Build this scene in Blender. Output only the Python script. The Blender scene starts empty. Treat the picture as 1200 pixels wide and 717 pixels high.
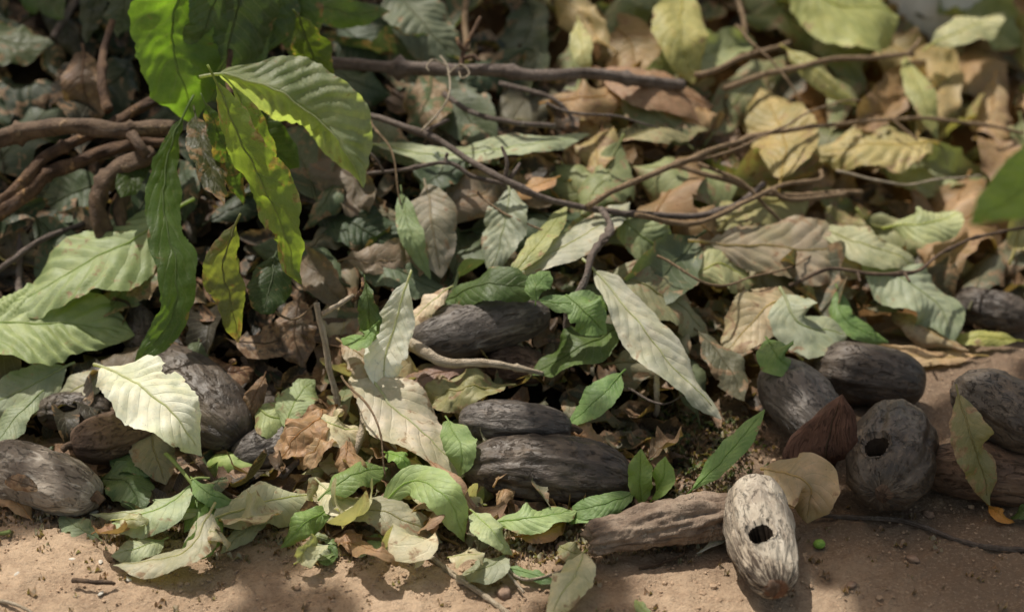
import bpy, math, random
import numpy as np
from mathutils import Vector, noise
R = math.radians
random.seed(7); rng = np.random.RandomState(7)
S = bpy.context.scene
COL = S.collection

# ------------------------------------------------------------------ camera
CAM = np.array([0.0, 0.0, 1.15]); PITCH = R(28.0); LENS = 70.0
FW = np.array([0, math.cos(PITCH), -math.sin(PITCH)])
RT = np.array([1.0, 0, 0]); UP = np.array([0, math.sin(PITCH), math.cos(PITCH)])
K = 36.0/LENS/1200.0
cam = bpy.data.cameras.new('camera'); camo = bpy.data.objects.new('camera', cam); COL.objects.link(camo)
camo.location = CAM; camo.rotation_euler = (R(90)-PITCH, 0, 0)
cam.lens = LENS; cam.sensor_width = 36; cam.clip_end = 300; cam.clip_start = .02
cam.dof.use_dof = True; cam.dof.focus_distance = 2.02; cam.dof.aperture_fstop = 3.0
S.camera = camo

def raydir(px, py):
    return FW + RT*(px-600)*K - UP*(py-358.5)*K        # depth along FW = 1
# ------------------------------------------------------------------ heap height field
def gpt(px, py):                                        # flat ground point
    d = raydir(px, py); t = -CAM[2]/d[2]; return CAM+d*t
_line = [gpt(*q) for q in [(-300,500),(0,505),(200,520),(400,535),(600,545),(760,520),(850,480),(950,425),(1080,385),(1200,365),(1500,340)]]
_lx = np.array([p[0] for p in _line]); _ly = np.array([p[1] for p in _line])
_sx = np.array([-1.2,-.45,-.1,.2,.6,1.2]); _sv = np.array([.62,.60,.55,.42,.30,.28])
def H(x, y):
    y0 = np.interp(x, _lx, _ly); s = np.interp(x, _sx, _sv)
    t = y-y0; k = 28.0
    z = np.log1p(np.exp(np.clip(t*k, -30, 30)))/k
    z = np.where(t*k > 30, t, z)*s
    z = .55*(1-np.exp(-z/.55))
    back = np.clip((y-3.1)/1.6, 0, 1)
    z = z*(1-back*back*(3-2*back))
    return np.maximum(z - .004, 0)
def P(px, py, h=0.0, d=0.0):
    rd = raydir(px, py); t = 1.0; step = .01
    lo = t
    while t < 6:
        q = CAM+rd*t
        if q[2] < float(H(q[0], q[1]))+h: break
        lo = t; t += step
    hi = t
    for _ in range(14):
        m = (lo+hi)/2; q = CAM+rd*m
        if q[2] < float(H(q[0], q[1]))+h: hi = m
        else: lo = m
    return CAM+rd*(lo-d)
def depth(p): return float(np.dot(p-CAM, FW))
def to_px(p):
    v = p-CAM; z = np.dot(v, FW); return (600+np.dot(v, RT)/z/K, 358.5-np.dot(v, UP)/z/K)
def surfn(p):
    e = .01; x, y = p[0], p[1]
    n = np.array([-(H(x+e,y)-H(x-e,y))/(2*e), -(H(x,y+e)-H(x,y-e))/(2*e), 1.0]); return n/np.linalg.norm(n)
def unit(v): return v/(np.linalg.norm(v)+1e-12)

SUN = unit(np.array([-.30, .30, .90]))                 # direction to the sun

# ------------------------------------------------------------------ materials
class NT:
    def __init__(s, name):
        s.m = bpy.data.materials.new(name); s.m.use_nodes = True
        s.t = s.m.node_tree; s.t.nodes.clear(); s.out = s.n('ShaderNodeOutputMaterial')
    def n(s, typ, **kw):
        nd = s.t.nodes.new(typ)
        for k, v in kw.items(): setattr(nd, k, v)
        return nd
    def l(s, a, b): s.t.links.new(a, b)
    def val(s, sock, v):
        if hasattr(v, 'is_output') or isinstance(v, bpy.types.NodeSocket): s.l(v, sock)
        else: sock.default_value = v
    def math(s, op, a, b=0.0, c=None, clamp=False):
        nd = s.n('ShaderNodeMath', operation=op, use_clamp=clamp); s.val(nd.inputs[0], a); s.val(nd.inputs[1], b)
        if c is not None: s.val(nd.inputs[2], c)
        return nd.outputs[0]
    def mix(s, f, a, b, mode='MIX'):
        nd = s.n('ShaderNodeMix', data_type='RGBA', blend_type=mode)
        s.val(nd.inputs[0], f)
        s.val(nd.inputs[6], a if not isinstance(a, tuple) else (*a[:3], 1)); s.val(nd.inputs[7], b if not isinstance(b, tuple) else (*b[:3], 1))
        return nd.outputs[2]
    def noise(s, vec, scale, detail=4, rough=.55, dist=0):
        nd = s.n('ShaderNodeTexNoise'); s.l(vec, nd.inputs['Vector'])
        nd.inputs['Scale'].default_value = scale; nd.inputs['Detail'].default_value = detail
        nd.inputs['Roughness'].default_value = rough; nd.inputs['Distortion'].default_value = dist
        return nd.outputs[0]
    def ramp(s, f, stops, interp='LINEAR'):
        nd = s.n('ShaderNodeValToRGB'); s.l(f, nd.inputs[0]); cr = nd.color_ramp; cr.interpolation = interp
        while len(cr.elements) < len(stops): cr.elements.new(.5)
        for e, (p, c) in zip(cr.elements, stops):
            e.position = p; e.color = (*c, 1) if isinstance(c, tuple) else (c, c, c, 1)
        return nd.outputs[0]
    def step(s, f, lo, hi):
        nd = s.n('ShaderNodeMapRange', interpolation_type='SMOOTHSTEP'); s.val(nd.inputs[0], f)
        s.val(nd.inputs[1], lo); s.val(nd.inputs[2], hi); return nd.outputs[0]

def leaf_material(name, litter=False, trans=.22):
    N = NT(name)
    if litter:
        at = N.n('ShaderNodeAttribute', attribute_name='Col'); base, alpha = at.outputs['Color'], .5
    else:
        oi = N.n('ShaderNodeObjectInfo'); base, alpha = oi.outputs['Color'], oi.outputs['Alpha']
    uv = N.n('ShaderNodeUVMap'); sp = N.n('ShaderNodeSeparateXYZ'); N.l(uv.outputs[0], sp.inputs[0])
    u, v = sp.outputs[0], N.math('ABSOLUTE', N.math('MULTIPLY_ADD', sp.outputs[1], 2.0, -1.0))
    tc = N.n('ShaderNodeTexCoord'); ob = N.n('ShaderNodeNewGeometry').outputs['Position']
    big = N.noise(ob, 22, 4, .6); fine = N.noise(ob, 160, 5, .65); mid = N.noise(ob, 60, 5, .6, .6)
    # veins
    wob = N.math('MULTIPLY_ADD', big, .5, -.25)
    t = N.math('ADD', N.math('MULTIPLY', u, 11.0), N.math('MULTIPLY', v, -2.3))
    t = N.math('ADD', t, N.math('MULTIPLY', wob, .8))
    fr = N.math('ABSOLUTE', N.math('SUBTRACT', N.math('FRACT', t), .5))
    vein = N.math('SUBTRACT', 1.0, N.step(fr, 0.0, .10))
    midr = N.math('SUBTRACT', 1.0, N.step(v, .012, .05))
    vein = N.math('MAXIMUM', N.math('MULTIPLY', vein, N.math('SUBTRACT', 1.0, N.math('MULTIPLY', v, .6))), midr)
    # tertiary network
    vo = N.n('ShaderNodeTexVoronoi', feature='DISTANCE_TO_EDGE'); N.l(ob, vo.inputs['Vector']); vo.inputs['Scale'].default_value = 260
    net = N.math('SUBTRACT', 1.0, N.step(vo.outputs[0], 0.0, .12))
    # colour
    c = N.mix(N.step(big, .3, .7), base, N.mix(1.0, base, (.62,.66,.55), 'MULTIPLY'))
    c = N.mix(N.math('MULTIPLY', N.step(mid, .35, .7), .45), c, N.mix(1.0, c, (1.4,1.25,1.1), 'MULTIPLY'))
    c = N.mix(N.math('MULTIPLY', fine, .35), c, N.mix(1.0, c, (.55,.55,.5), 'MULTIPLY'))
    dr = N.math('ADD', mid, N.math('MULTIPLY', N.math('POWER', v, 2.0), .10))
    dry = N.step(N.math('ADD', dr, N.math('MULTIPLY', alpha, .36)), .72, .80)
    brown = N.mix(N.step(fine, .3, .7), (.16,.075,.035), (.36,.24,.14))
    c = N.mix(N.math('MULTIPLY', dry, .8), c, brown)
    # small specks
    spk = N.step(N.noise(ob, 420, 2, .5), .68, .74)
    c = N.mix(N.math('MULTIPLY', spk, .5), c, (.10,.06,.035))
    pale = N.mix(.45, N.mix(1.0, c, (1.25,1.25,1.2), 'MULTIPLY'), (.40,.40,.28))
    c = N.mix(N.math('MULTIPLY', vein, .38), c, pale)
    c = N.mix(N.math('MULTIPLY', net, .12), c, pale)
    # underside of the blade is duller and paler
    bf = N.n('ShaderNodeNewGeometry').outputs['Backfacing']
    c = N.mix(N.math('MULTIPLY', bf, .3), c, N.mix(1.0, c, (1.25,1.15,1.35), 'MULTIPLY'))
    hh = N.math('ADD', N.math('MULTIPLY', vein, -.8), N.math('ADD', N.math('MULTIPLY', fine, .6), N.math('MULTIPLY', net, -.18)))
    bp = N.n('ShaderNodeBump'); bp.inputs['Strength'].default_value = .55; bp.inputs['Distance'].default_value = .0012; N.l(hh, bp.inputs['Height'])
    pr = N.n('ShaderNodeBsdfPrincipled'); N.l(c, pr.inputs['Base Color']); N.l(bp.outputs[0], pr.inputs['Normal'])
    N.l(N.math('MULTIPLY_ADD', mid, .35, .27 if trans > .4 else .34), pr.inputs['Roughness']); pr.inputs['Specular IOR Level'].default_value = .38
    tr = N.n('ShaderNodeBsdfTranslucent'); tcx = N.mix(1.0, c, (1.9,2.15,.6) if trans > .4 else (1.7,1.9,.8), 'MULTIPLY')
    tcx = N.mix(N.math('MULTIPLY', vein, .45), tcx, N.mix(1.0, tcx, (.5,.55,.3), 'MULTIPLY')); N.l(tcx, tr.inputs['Color'])
    mx = N.n('ShaderNodeMixShader'); mx.inputs[0].default_value = trans; N.l(pr.outputs[0], mx.inputs[1]); N.l(tr.outputs[0], mx.inputs[2])
    N.l(mx.outputs[0], N.out.inputs[0]); return N.m

def rib_material():
    N = NT('leaf_midrib'); oi = N.n('ShaderNodeObjectInfo')
    ob = N.n('ShaderNodeNewGeometry').outputs['Position']
    c = N.mix(N.noise(ob, 200), oi.outputs['Color'], N.mix(1.0, oi.outputs['Color'], (.6,.55,.5), 'MULTIPLY'))
    pr = N.n('ShaderNodeBsdfPrincipled'); N.l(c, pr.inputs['Base Color']); pr.inputs['Roughness'].default_value = .55
    tr = N.n('ShaderNodeBsdfTranslucent'); N.l(N.mix(1.0, c, (1.8,2.0,.7), 'MULTIPLY'), tr.inputs['Color']); mx = N.n('ShaderNodeMixShader'); mx.inputs[0].default_value = .5
    N.l(pr.outputs[0], mx.inputs[1]); N.l(tr.outputs[0], mx.inputs[2]); N.l(mx.outputs[0], N.out.inputs[0]); return N.m

def pod_material(name, dark, mid_, light, streak=.5, rough=.6, spec=.35, front=False):
    N = NT(name); tc = N.n('ShaderNodeTexCoord'); ob = tc.outputs['Object']
    uv = N.n('ShaderNodeUVMap'); mp = N.n('ShaderNodeMapping'); N.l(uv.outputs[0], mp.inputs[0]); mp.inputs['Scale'].default_value = (7, 34, 1) if front else (6, 17, 1)
    fib = N.noise(mp.outputs[0], 1.0, 6, .62, 1.3)
    mp2 = N.n('ShaderNodeMapping'); N.l(uv.outputs[0], mp2.inputs[0]); mp2.inputs['Scale'].default_value = (8, 15, 1)
    crk = N.noise(mp2.outputs[0], 1.0, 5, .7, 2.2)
    nb = N.noise(ob, 26, 5, .65, .4); nf = N.noise(ob, 300, 4, .6)
    c = N.mix(N.step(nb, .35, .65), dark, mid_)
    c = N.mix(N.math('MULTIPLY', N.step(fib, .50, .68), streak), c, light)
    c = N.mix(N.math('MULTIPLY', N.math('SUBTRACT', 1.0, N.step(crk, .28, .40)), .5), c, (.012,.009,.007))
    c = N.mix(N.math('MULTIPLY', N.step(N.noise(ob, 90, 4, .7), .60, .70), .5*streak), c, light)
    c = N.mix(N.math('MULTIPLY', nf, .5), c, N.mix(1.0, c, (.6,.58,.55), 'MULTIPLY'))
    if front:
        su = N.n('ShaderNodeSeparateXYZ'); N.l(uv.outputs[0], su.inputs[0])
        vv = N.math('ABSOLUTE', N.math('SUBTRACT', su.outputs[1], .43)); vv = N.math('MINIMUM', vv, N.math('SUBTRACT', 1.0, vv))
        m = N.math('MULTIPLY_ADD', N.step(vv, .10, .22), .9, N.math('MULTIPLY', N.step(su.outputs[0], .60, .92), 1.2))
        m = N.math('ADD', m, N.math('MULTIPLY_ADD', fib, 1.9, -1.30)); m = N.step(m, .30, .62)
        c = N.mix(m, c, N.mix(N.step(fib, .46, .60), (.07,.052,.040), (.36,.30,.23)))
        c = N.mix(N.step(N.math('ADD', su.outputs[0], N.math('MULTIPLY', nb, .06)), .955, .975), c, (.17,.09,.055))
    # soil dust on it
    c = N.mix(N.math('MULTIPLY', N.step(N.noise(ob, 45, 6, .75), .56, .72), .35), c, (.22,.15,.10))
    h = N.math('ADD', N.math('MULTIPLY', fib, 1.0), N.math('ADD', N.math('MULTIPLY', N.step(crk, .30, .46), 1.1), N.math('MULTIPLY', nf, .25)))
    bp = N.n('ShaderNodeBump'); bp.inputs['Strength'].default_value = .9; bp.inputs['Distance'].default_value = .0026; N.l(h, bp.inputs['Height'])
    pr = N.n('ShaderNodeBsdfPrincipled'); N.l(c, pr.inputs['Base Color']); N.l(bp.outputs[0], pr.inputs['Normal'])
    N.l(N.math('MULTIPLY_ADD', nb, .35, rough-.17), pr.inputs['Roughness']); pr.inputs['Specular IOR Level'].default_value = spec
    N.l(pr.outputs[0], N.out.inputs[0]); return N.m

def bark_material(name, dark, light, patch, sc=1.0):
    N = NT(name); uv = N.n('ShaderNodeUVMap'); mp = N.n('ShaderNodeMapping'); N.l(uv.outputs[0], mp.inputs[0]); mp.inputs['Scale'].default_value = (60*sc, 3, 1)
    ob = N.n('ShaderNodeNewGeometry').outputs['Position']
    nb = N.noise(ob, 40*sc, 5, .65, .3); nf = N.noise(ob, 380*sc, 4, .6); ns = N.noise(mp.outputs[0], 1.0, 5, .6, .8)
    c = N.mix(N.step(nb, .35, .65), dark, light)
    c = N.mix(N.math('MULTIPLY', N.step(nb, .60, .66), .8), c, patch)
    c = N.mix(N.math('MULTIPLY', ns, .5), c, N.mix(1.0, c, (.5,.45,.42), 'MULTIPLY'))
    h = N.math('ADD', ns, N.math('ADD', N.math('MULTIPLY', nf, .5), N.math('MULTIPLY', N.step(nb, .58, .66), .6)))
    bp = N.n('ShaderNodeBump'); bp.inputs['Strength'].default_value = 1.0; bp.inputs['Distance'].default_value = .0045; N.l(h, bp.inputs['Height'])
    pr = N.n('ShaderNodeBsdfPrincipled'); N.l(c, pr.inputs['Base Color']); N.l(bp.outputs[0], pr.inputs['Normal'])
    pr.inputs['Roughness'].default_value = .7; pr.inputs['Specular IOR Level'].default_value = .25
    N.l(pr.outputs[0], N.out.inputs[0]); return N.m

def soil_material():
    N = NT('dry_soil'); ob = N.n('ShaderNodeNewGeometry').outputs['Position']
    n1 = N.noise(ob, 5, 5, .6); n2 = N.noise(ob, 38, 6, .65); n3 = N.noise(ob, 260, 5, .7); n4 = N.noise(ob, 900, 3, .6)
    c = N.mix(N.step(n1, .35, .65), (.58,.425,.29), (.43,.305,.205))
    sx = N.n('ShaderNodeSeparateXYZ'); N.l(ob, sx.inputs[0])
    right_shade = N.step(N.math('ADD', N.math('MULTIPLY_ADD', sx.outputs[0], .9, N.math('MULTIPLY', sx.outputs[1], 1.1)), N.math('MULTIPLY', n1, .5)), 1.98, 2.50)  # shade over the right-hand ground, painted into the soil colour
    c = N.mix(N.math('MULTIPLY', right_shade, .9), c, (.185,.130,.090))
    c = N.mix(N.math('MULTIPLY', N.step(n2, .4, .68), .55), c, (.26,.175,.115))
    c = N.mix(N.math('MULTIPLY', N.step(n3, .52, .66), .5), c, (.50,.38,.27))
    c = N.mix(N.math('MULTIPLY', N.step(n3, .50, .30), .55), c, (.19,.125,.085))
    c = N.mix(N.math('MULTIPLY', N.step(n4, .64, .72), .35), c, (.55,.44,.33))
    h = N.math('ADD', N.math('MULTIPLY', n3, 1.0), N.math('ADD', N.math('MULTIPLY', n4, .4), N.math('MULTIPLY', n2, 1.2)))
    bp = N.n('ShaderNodeBump'); bp.inputs['Strength'].default_value = .85; bp.inputs['Distance'].default_value = .006; N.l(h, bp.inputs['Height'])
    pr = N.n('ShaderNodeBsdfPrincipled'); N.l(c, pr.inputs['Base Color']); N.l(bp.outputs[0], pr.inputs['Normal'])
    pr.inputs['Roughness'].default_value = .92; pr.inputs['Specular IOR Level'].default_value = .15
    N.l(pr.outputs[0], N.out.inputs[0]); return N.m

def mound_material():
    N = NT('mound_shade_glow'); ob = N.n('ShaderNodeNewGeometry').outputs['Position']; sp = N.n('ShaderNodeSeparateXYZ'); N.l(ob, sp.inputs[0])
    n1 = N.noise(ob, 30, 6, .7); n2 = N.noise(ob, 220, 5, .7)
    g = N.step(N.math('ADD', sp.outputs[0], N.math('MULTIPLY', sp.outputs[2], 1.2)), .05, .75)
    c = N.mix(g, (.018,.013,.009), (.36,.19,.07))  # painted light: near-black for shaded hollows, orange for the warm glow
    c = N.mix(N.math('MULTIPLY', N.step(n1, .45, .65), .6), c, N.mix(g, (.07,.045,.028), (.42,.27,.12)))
    c = N.mix(N.math('MULTIPLY', n2, .7), c, N.mix(1.0, c, (.4,.4,.4), 'MULTIPLY'))
    bp = N.n('ShaderNodeBump'); bp.inputs['Strength'].default_value = 1; bp.inputs['Distance'].default_value = .006; N.l(N.math('ADD', n1, n2), bp.inputs['Height'])
    pr = N.n('ShaderNodeBsdfPrincipled'); N.l(c, pr.inputs['Base Color']); N.l(bp.outputs[0], pr.inputs['Normal']); pr.inputs['Roughness'].default_value = .95
    pr.inputs['Specular IOR Level'].default_value = .1
    N.l(pr.outputs[0], N.out.inputs[0]); return N.m

def plain(name, a, b, sc=80, rough=.7, spec=.3, bump=.001):
    N = NT(name); ob = N.n('ShaderNodeNewGeometry').outputs['Position']
    n = N.noise(ob, sc, 6, .65); c = N.mix(N.step(n, .35, .65), a, b)
    bp = N.n('ShaderNodeBump'); bp.inputs['Strength'].default_value = .8; bp.inputs['Distance'].default_value = bump; N.l(n, bp.inputs['Height'])
    pr = N.n('ShaderNodeBsdfPrincipled'); N.l(c, pr.inputs['Base Color']); N.l(bp.outputs[0], pr.inputs['Normal'])
    pr.inputs['Roughness'].default_value = rough; pr.inputs['Specular IOR Level'].default_value = spec
    N.l(pr.outputs[0], N.out.inputs[0]); return N.m

M_LEAF = leaf_material('leaf_blade'); M_HANG = leaf_material('hanging_leaf_blade', trans=.55); M_LITTER = leaf_material('litter_blade', True); M_RIB = rib_material()
M_POD = {
 'dark':  pod_material('pod_dark', (.040,.029,.021), (.092,.068,.049), (.21,.17,.13), .45, .45, .5),
 'grey':  pod_material('pod_grey', (.058,.046,.038), (.112,.093,.079), (.27,.24,.21), .6, .48, .5),
 'brown': pod_material('pod_brown', (.080,.048,.032), (.150,.092,.060), (.26,.18,.125), .5, .6),
 'red': pod_material('pod_red', (.075,.036,.024), (.115,.058,.040), (.17,.10,.07), .3, .7, .2),
 'fibre': pod_material('pod_fibre', (.19,.155,.125), (.32,.275,.225), (.62,.56,.48), .9, .75, .2),
 'pale':  pod_material('pod_pale', (.30,.25,.20), (.47,.415,.335), (.62,.56,.47), .7, .8, .15, True),
}
M_HOLE = plain('pod_hollow', (.010,.008,.006), (.035,.025,.018), 60, .95, .05)
M_BARK = bark_material('bark_brown', (.080,.052,.034), (.17,.115,.075), (.36,.25,.15))
M_BARKR = bark_material('bark_torn', (.065,.037,.023), (.16,.095,.055), (.40,.24,.11))
M_TWIG = bark_material('bark_grey', (.12,.092,.075), (.21,.17,.145), (.32,.28,.24), 1.5)
M_STICK = bark_material('bark_pale', (.38,.31,.22), (.54,.46,.35), (.66,.60,.48), 1.5)
M_WARM = bark_material('bark_warm', (.20,.135,.075), (.32,.225,.135), (.42,.31,.20), 1.5)
M_LOG = bark_material('log_wood', (.17,.120,.085), (.33,.255,.19), (.50,.42,.33), .9)
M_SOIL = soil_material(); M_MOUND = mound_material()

# ------------------------------------------------------------------ object helpers
THINGS = []       # (px, py, short name) reference points for neighbours' labels
def link(name, me, parent=None, loc=None):
    o = bpy.data.objects.new(name, me); COL.objects.link(o)
    if parent is not None: o.parent = parent
    if loc is not None: o.location = loc
    return o
def tag(o, label=None, cat=None, group=None, kind=None):
    if label: o['label'] = label
    if cat: o['category'] = cat
    if group: o['group'] = group
    if kind: o['kind'] = kind
    return o
def mesh(name, V, F, mat, uv=None, smooth=True, cols=None, mats=None, fm=None):
    me = bpy.data.meshes.new(name)
    V = np.asarray(V, dtype=np.float64)
    me.from_pydata(V.tolist(), [], F if isinstance(F, list) else F.tolist()); me.update()
    for m in (mats or [mat]): me.materials.append(m)
    n = len(me.polygons)
    if smooth: me.polygons.foreach_set('use_smooth', np.ones(n, dtype=bool))
    if fm is not None: me.polygons.foreach_set('material_index', np.asarray(fm, dtype=np.int32))
    vi = np.empty(len(me.loops), dtype=np.int32); me.loops.foreach_get('vertex_index', vi)
    if uv is not None:
        l = me.uv_layers.new(name='UVMap'); l.data.foreach_set('uv', np.asarray(uv)[vi].astype(np.float32).ravel())
    if cols is not None:
        a = me.color_attributes.new('Col', 'FLOAT_COLOR', 'POINT'); a.data.foreach_set('color', np.asarray(cols, dtype=np.float32).ravel())
    return me
def gridfaces(nu, nv, close=False):
    F = []
    for i in range(nu-1):
        for j in range(nv if close else nv-1):
            k = (j+1) % nv
            F.append((i*nv+j, i*nv+k, (i+1)*nv+k, (i+1)*nv+j))
    return F
def spline(pts, n):
    pts = np.asarray(pts, dtype=float); m = len(pts)
    if m == 2:
        t = np.linspace(0, 1, n)[:, None]; return pts[0]*(1-t)+pts[1]*t
    Pp = np.vstack([2*pts[0]-pts[1], pts, 2*pts[-1]-pts[-2]])
    seg = np.r_[0, np.cumsum(np.linalg.norm(np.diff(pts, axis=0), axis=1))]
    out = []
    for s in np.linspace(0, seg[-1], n):
        i = min(max(np.searchsorted(seg, s, 'right')-1, 0), m-2); t = (s-seg[i])/(seg[i+1]-seg[i]+1e-12)
        a, b, c, d = Pp[i], Pp[i+1], Pp[i+2], Pp[i+3]
        out.append(.5*((2*b)+(-a+c)*t+(2*a-5*b+4*c-d)*t*t+(-a+3*b-3*c+d)*t**3))
    return np.array(out)
def fnoise(V, sc, amp, seed=0.0):
    return np.array([noise.noise_vector(Vector((v[0]*sc+seed, v[1]*sc-seed, v[2]*sc+seed*.7))) for v in V])*amp
def tube_mesh(name, C, rad, mat, ns=8, bump=.12, seed=0., cap=True):
    n = len(C); V = []; uv = []
    L = np.r_[0, np.cumsum(np.linalg.norm(np.diff(C, axis=0), axis=1))]
    T = np.gradient(C, axis=0); up = np.array([.13, .2, .97])
    for i in range(n):
        t = unit(T[i]); a = unit(np.cross(t, up)); b = np.cross(t, a)
        for j in range(ns):
            w = 2*math.pi*j/ns; dvec = a*math.cos(w)+b*math.sin(w)
            r = rad[i]*(1+bump*noise.noise(Vector((math.cos(w)*1.2+seed, math.sin(w)*1.2, L[i]/max(rad.max(), 1e-4)*.45+seed)))*1.6)
            V.append(C[i]+dvec*r); uv.append((L[i], j/ns*1.0))
    F = gridfaces(n, ns, True)
    if cap:
        V.append(C[0]); V.append(C[-1]); uv += [(0,0),(L[-1],0)]; a, b = n*ns, n*ns+1
        for j in range(ns):
            F.append((a, (j+1) % ns, j)); F.append((b, (n-1)*ns+j, (n-1)*ns+(j+1) % ns))
    return mesh(name, V, F, mat, uv)

# ------------------------------------------------------------------ leaves
PLUMB = []
def leaf(pts, w, col, dry=.3, roll=0., curl=.5, fold=.15, wave=.17, rag=.075, label=None, nm=None, hi=True, mat=None, plumb=False, corr=.018,
         vary=True, stalk=.10, seed=None, taper=.55, droop=0, group=None, cat='leaf', name='fallen_leaf', crumple=.045, ribk=1.12):
    """pts: (px, py, height above heap[, offset towards camera]) from stalk to tip; w: full width in photo pixels"""
    seed = random.random()*90 if seed is None else seed
    nu, nv = (84, 25) if hi else (34, 13)
    Wp = [P(*p) for p in pts]
    if plumb:                                           # hangs down under its own weight, lower end a little nearer
        m = Wp[len(Wp)//2]; k_ = .22
        for i, p in enumerate(pts):
            rd = raydir(p[0], p[1]); tt = (m[1]-k_*(m[2]-1.15))/(rd[1]-k_*rd[2]); q = P(p[0], p[1], .03)
            Wp[i] = CAM+rd*min(tt, depth(q))
        if plumb == 2: PLUMB.extend(spline(Wp, 5))
    C = spline(Wp, nu); base = C[0].copy()
    Lm = np.linalg.norm(np.diff(C, axis=0), axis=1).sum()
    hw = w*.5*K*depth(C[nu//2])
    T = np.gradient(C, axis=0); V = np.zeros((nu, nv, 3)); UVs = np.zeros((nu, nv, 2))
    us = np.linspace(0, 1, nu); vs = np.linspace(-1, 1, nv)
    prof = (np.sin(math.pi*np.clip(us, 0, 1)**(.80+taper*.35))**(.72)); prof = prof*(1-.35*np.clip((us-.86)/.14, 0, 1))
    prof[0] = .02; prof[-1] = .012
    view = -unit(raydir(*to_px(C[nu//2])))
    ph = random.random()*6.28; ph2 = random.random()*6.28; fq = random.uniform(1.4, 2.6)
    vn = random.uniform(8.5, 13)
    th0 = max(abs(curl), 1e-3)*(1 if curl >= 0 else -1)
    tm = unit(T[nu//2]); nm_ = unit(view*.9+np.array([0,0,.2])) if len(pts[0]) > 3 else unit(surfn(C[nu//2])*.4+view*.42+np.array([-.08,.05,.45]))
    sm = unit(np.cross(tm, nm_)); am = R(roll); sm = sm*math.cos(am)+np.cross(sm, tm)*math.sin(am)
    pt = tm-view*np.dot(tm, view); ps = sm-view*np.dot(sm, view); ps = ps-unit(pt)*np.dot(ps, unit(pt))
    hw /= max(.55, np.linalg.norm(ps))*max(.6, math.sin(min(abs(curl), 2.2))/max(abs(curl), .05))
    for i in range(nu):
        t = unit(T[i]); nn = unit(view*.9+(np.array([.18,0,-.30]) if plumb and fold > -.5 else np.array([0,0,.2]))) if len(pts[0]) > 3 else unit(surfn(C[i])*.4+view*.42+np.array([-.08,.05,.45])); s = unit(np.cross(t, nn)); n = np.cross(s, t)
        a = R(roll)+.25*math.sin(us[i]*3+ph); s2 = s*math.cos(a)+n*math.sin(a); n2 = n*math.cos(a)-s*math.sin(a)
        wl = hw*prof[i]; th = th0*(.7+.6*us[i])
        for j in range(nv):
            v = vs[j]; av = abs(v)
            ragn = 1+rag*(noise.noise(Vector((us[i]*9+seed, v*.3, seed)))*1.6+.5*noise.noise(Vector((us[i]*34+seed, 2+v, seed))))*av+.030*av*((us[i]*27) % 1.0)*(1 if rag > .07 else 0)
            x = math.sin(th*v)/th*wl*ragn; z = (1-math.cos(th*v))/th*wl*(-1)
            z += fold*av*wl
            z += wave*hw*(av**1.6)*math.sin(us[i]*6.28*fq+(ph if v > 0 else ph2))*min(1, prof[i]*1.6)
            fr = (us[i]*vn-av*2.3)
            z += corr*hw*2.0*math.cos(2*math.pi*fr)*av*(1-av*.80)*1.5*prof[i]*(.4+.9*abs(noise.noise(Vector((us[i]*3+seed, v, 0)))))
            V[i, j] = C[i]+s2*x+n2*z-base
            UVs[i, j] = (us[i]*vn/11, v*.5+.5)
    Vf = V.reshape(-1, 3)
    if crumple: Vf = Vf+fnoise(Vf/max(hw, 1e-3), 1.1, crumple*hw*2.2, seed)+fnoise(Vf/max(hw, 1e-3), 3.4, crumple*hw*.7, seed+9)
    F = gridfaces(nu, nv)
    if rag > .03:                                       # bites out of the margin
        keep = []
        for f in F:
            i, j = divmod(f[0], nv); vm = abs((vs[j]+vs[min(j+1, nv-1)])/2); um = us[i]
            b = noise.noise(Vector((um*7+seed*1.7, (1 if vs[j] > 0 else -1)*1.3, seed)))
            if vm > .55 and b*vm > .62-rag*1.2 and .06 < um < .97: continue
            keep.append(f)
        F = keep
    jt = random.uniform(.90, 1.08); c = [q*jt*random.uniform(.98, 1.02) for q in col]
    if .15 < max(c) and c[1] > c[0]: m_ = sum(c)/3; c = [q*.8+m_*.2*f for q, f in zip(c, (1.08, 1.0, .85))]
    if c[1] > c[0]: c[0] = max(c[0], .62*c[1]); c[2] = max(c[2] if c[0] > .85*c[1] else min(c[2], .62*c[1]), .20*c[1])
    if name == 'fallen_leaf' and max(c) > .2: c = [min(.85, q*1.30) for q in c]
    root = bpy.data.objects.new(name, None); COL.objects.link(root); root.location = base; root.empty_display_size = .01
    me = mesh('blade', Vf, F, mat or (M_HANG) if mat or name == 'hanging_leaf' else M_LEAF, UVs.reshape(-1, 2))
    bl = link('blade', me, root); bl.color = (*c, dry)
    # midrib with stalk
    mi = nv//2; Cr = Vf.reshape(nu, nv, 3)[:, mi]-0
    nrm = unit(np.cross(Vf.reshape(nu, nv, 3)[nu//2, mi+1]-Vf.reshape(nu, nv, 3)[nu//2, mi-1], Cr[nu//2+1]-Cr[nu//2-1]))
    if np.dot(nrm, view) < 0: nrm = -nrm
    d0 = unit(Cr[0]-Cr[2]); st = np.array([Cr[0]+d0*Lm*stalk*k+np.array([0, 0, -.10*Lm*stalk*k*k]) for k in (1, .66, .33)])
    Cr2 = np.vstack([st, Cr[:int(nu*.94):2]]); rr = np.interp(np.linspace(0, 1, len(Cr2)), [0, .12, .5, 1], [.0017, .0015, .0010, .0004])*min(1.2, max(.45, hw/.03))
    rm = tube_mesh('midrib', Cr2+nrm*.0003, rr, M_RIB, 5, 0)
    ro = link('midrib', rm, root); lum = sum(c)/3
    ro.color = (min(.6, c[0]*ribk+.03), min(.6, c[1]*ribk+.025), min(.5, c[2]*ribk+.01), 1)
    cx, cy = to_px(C[nu//2])
    tag(root, label, cat, group)
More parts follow.
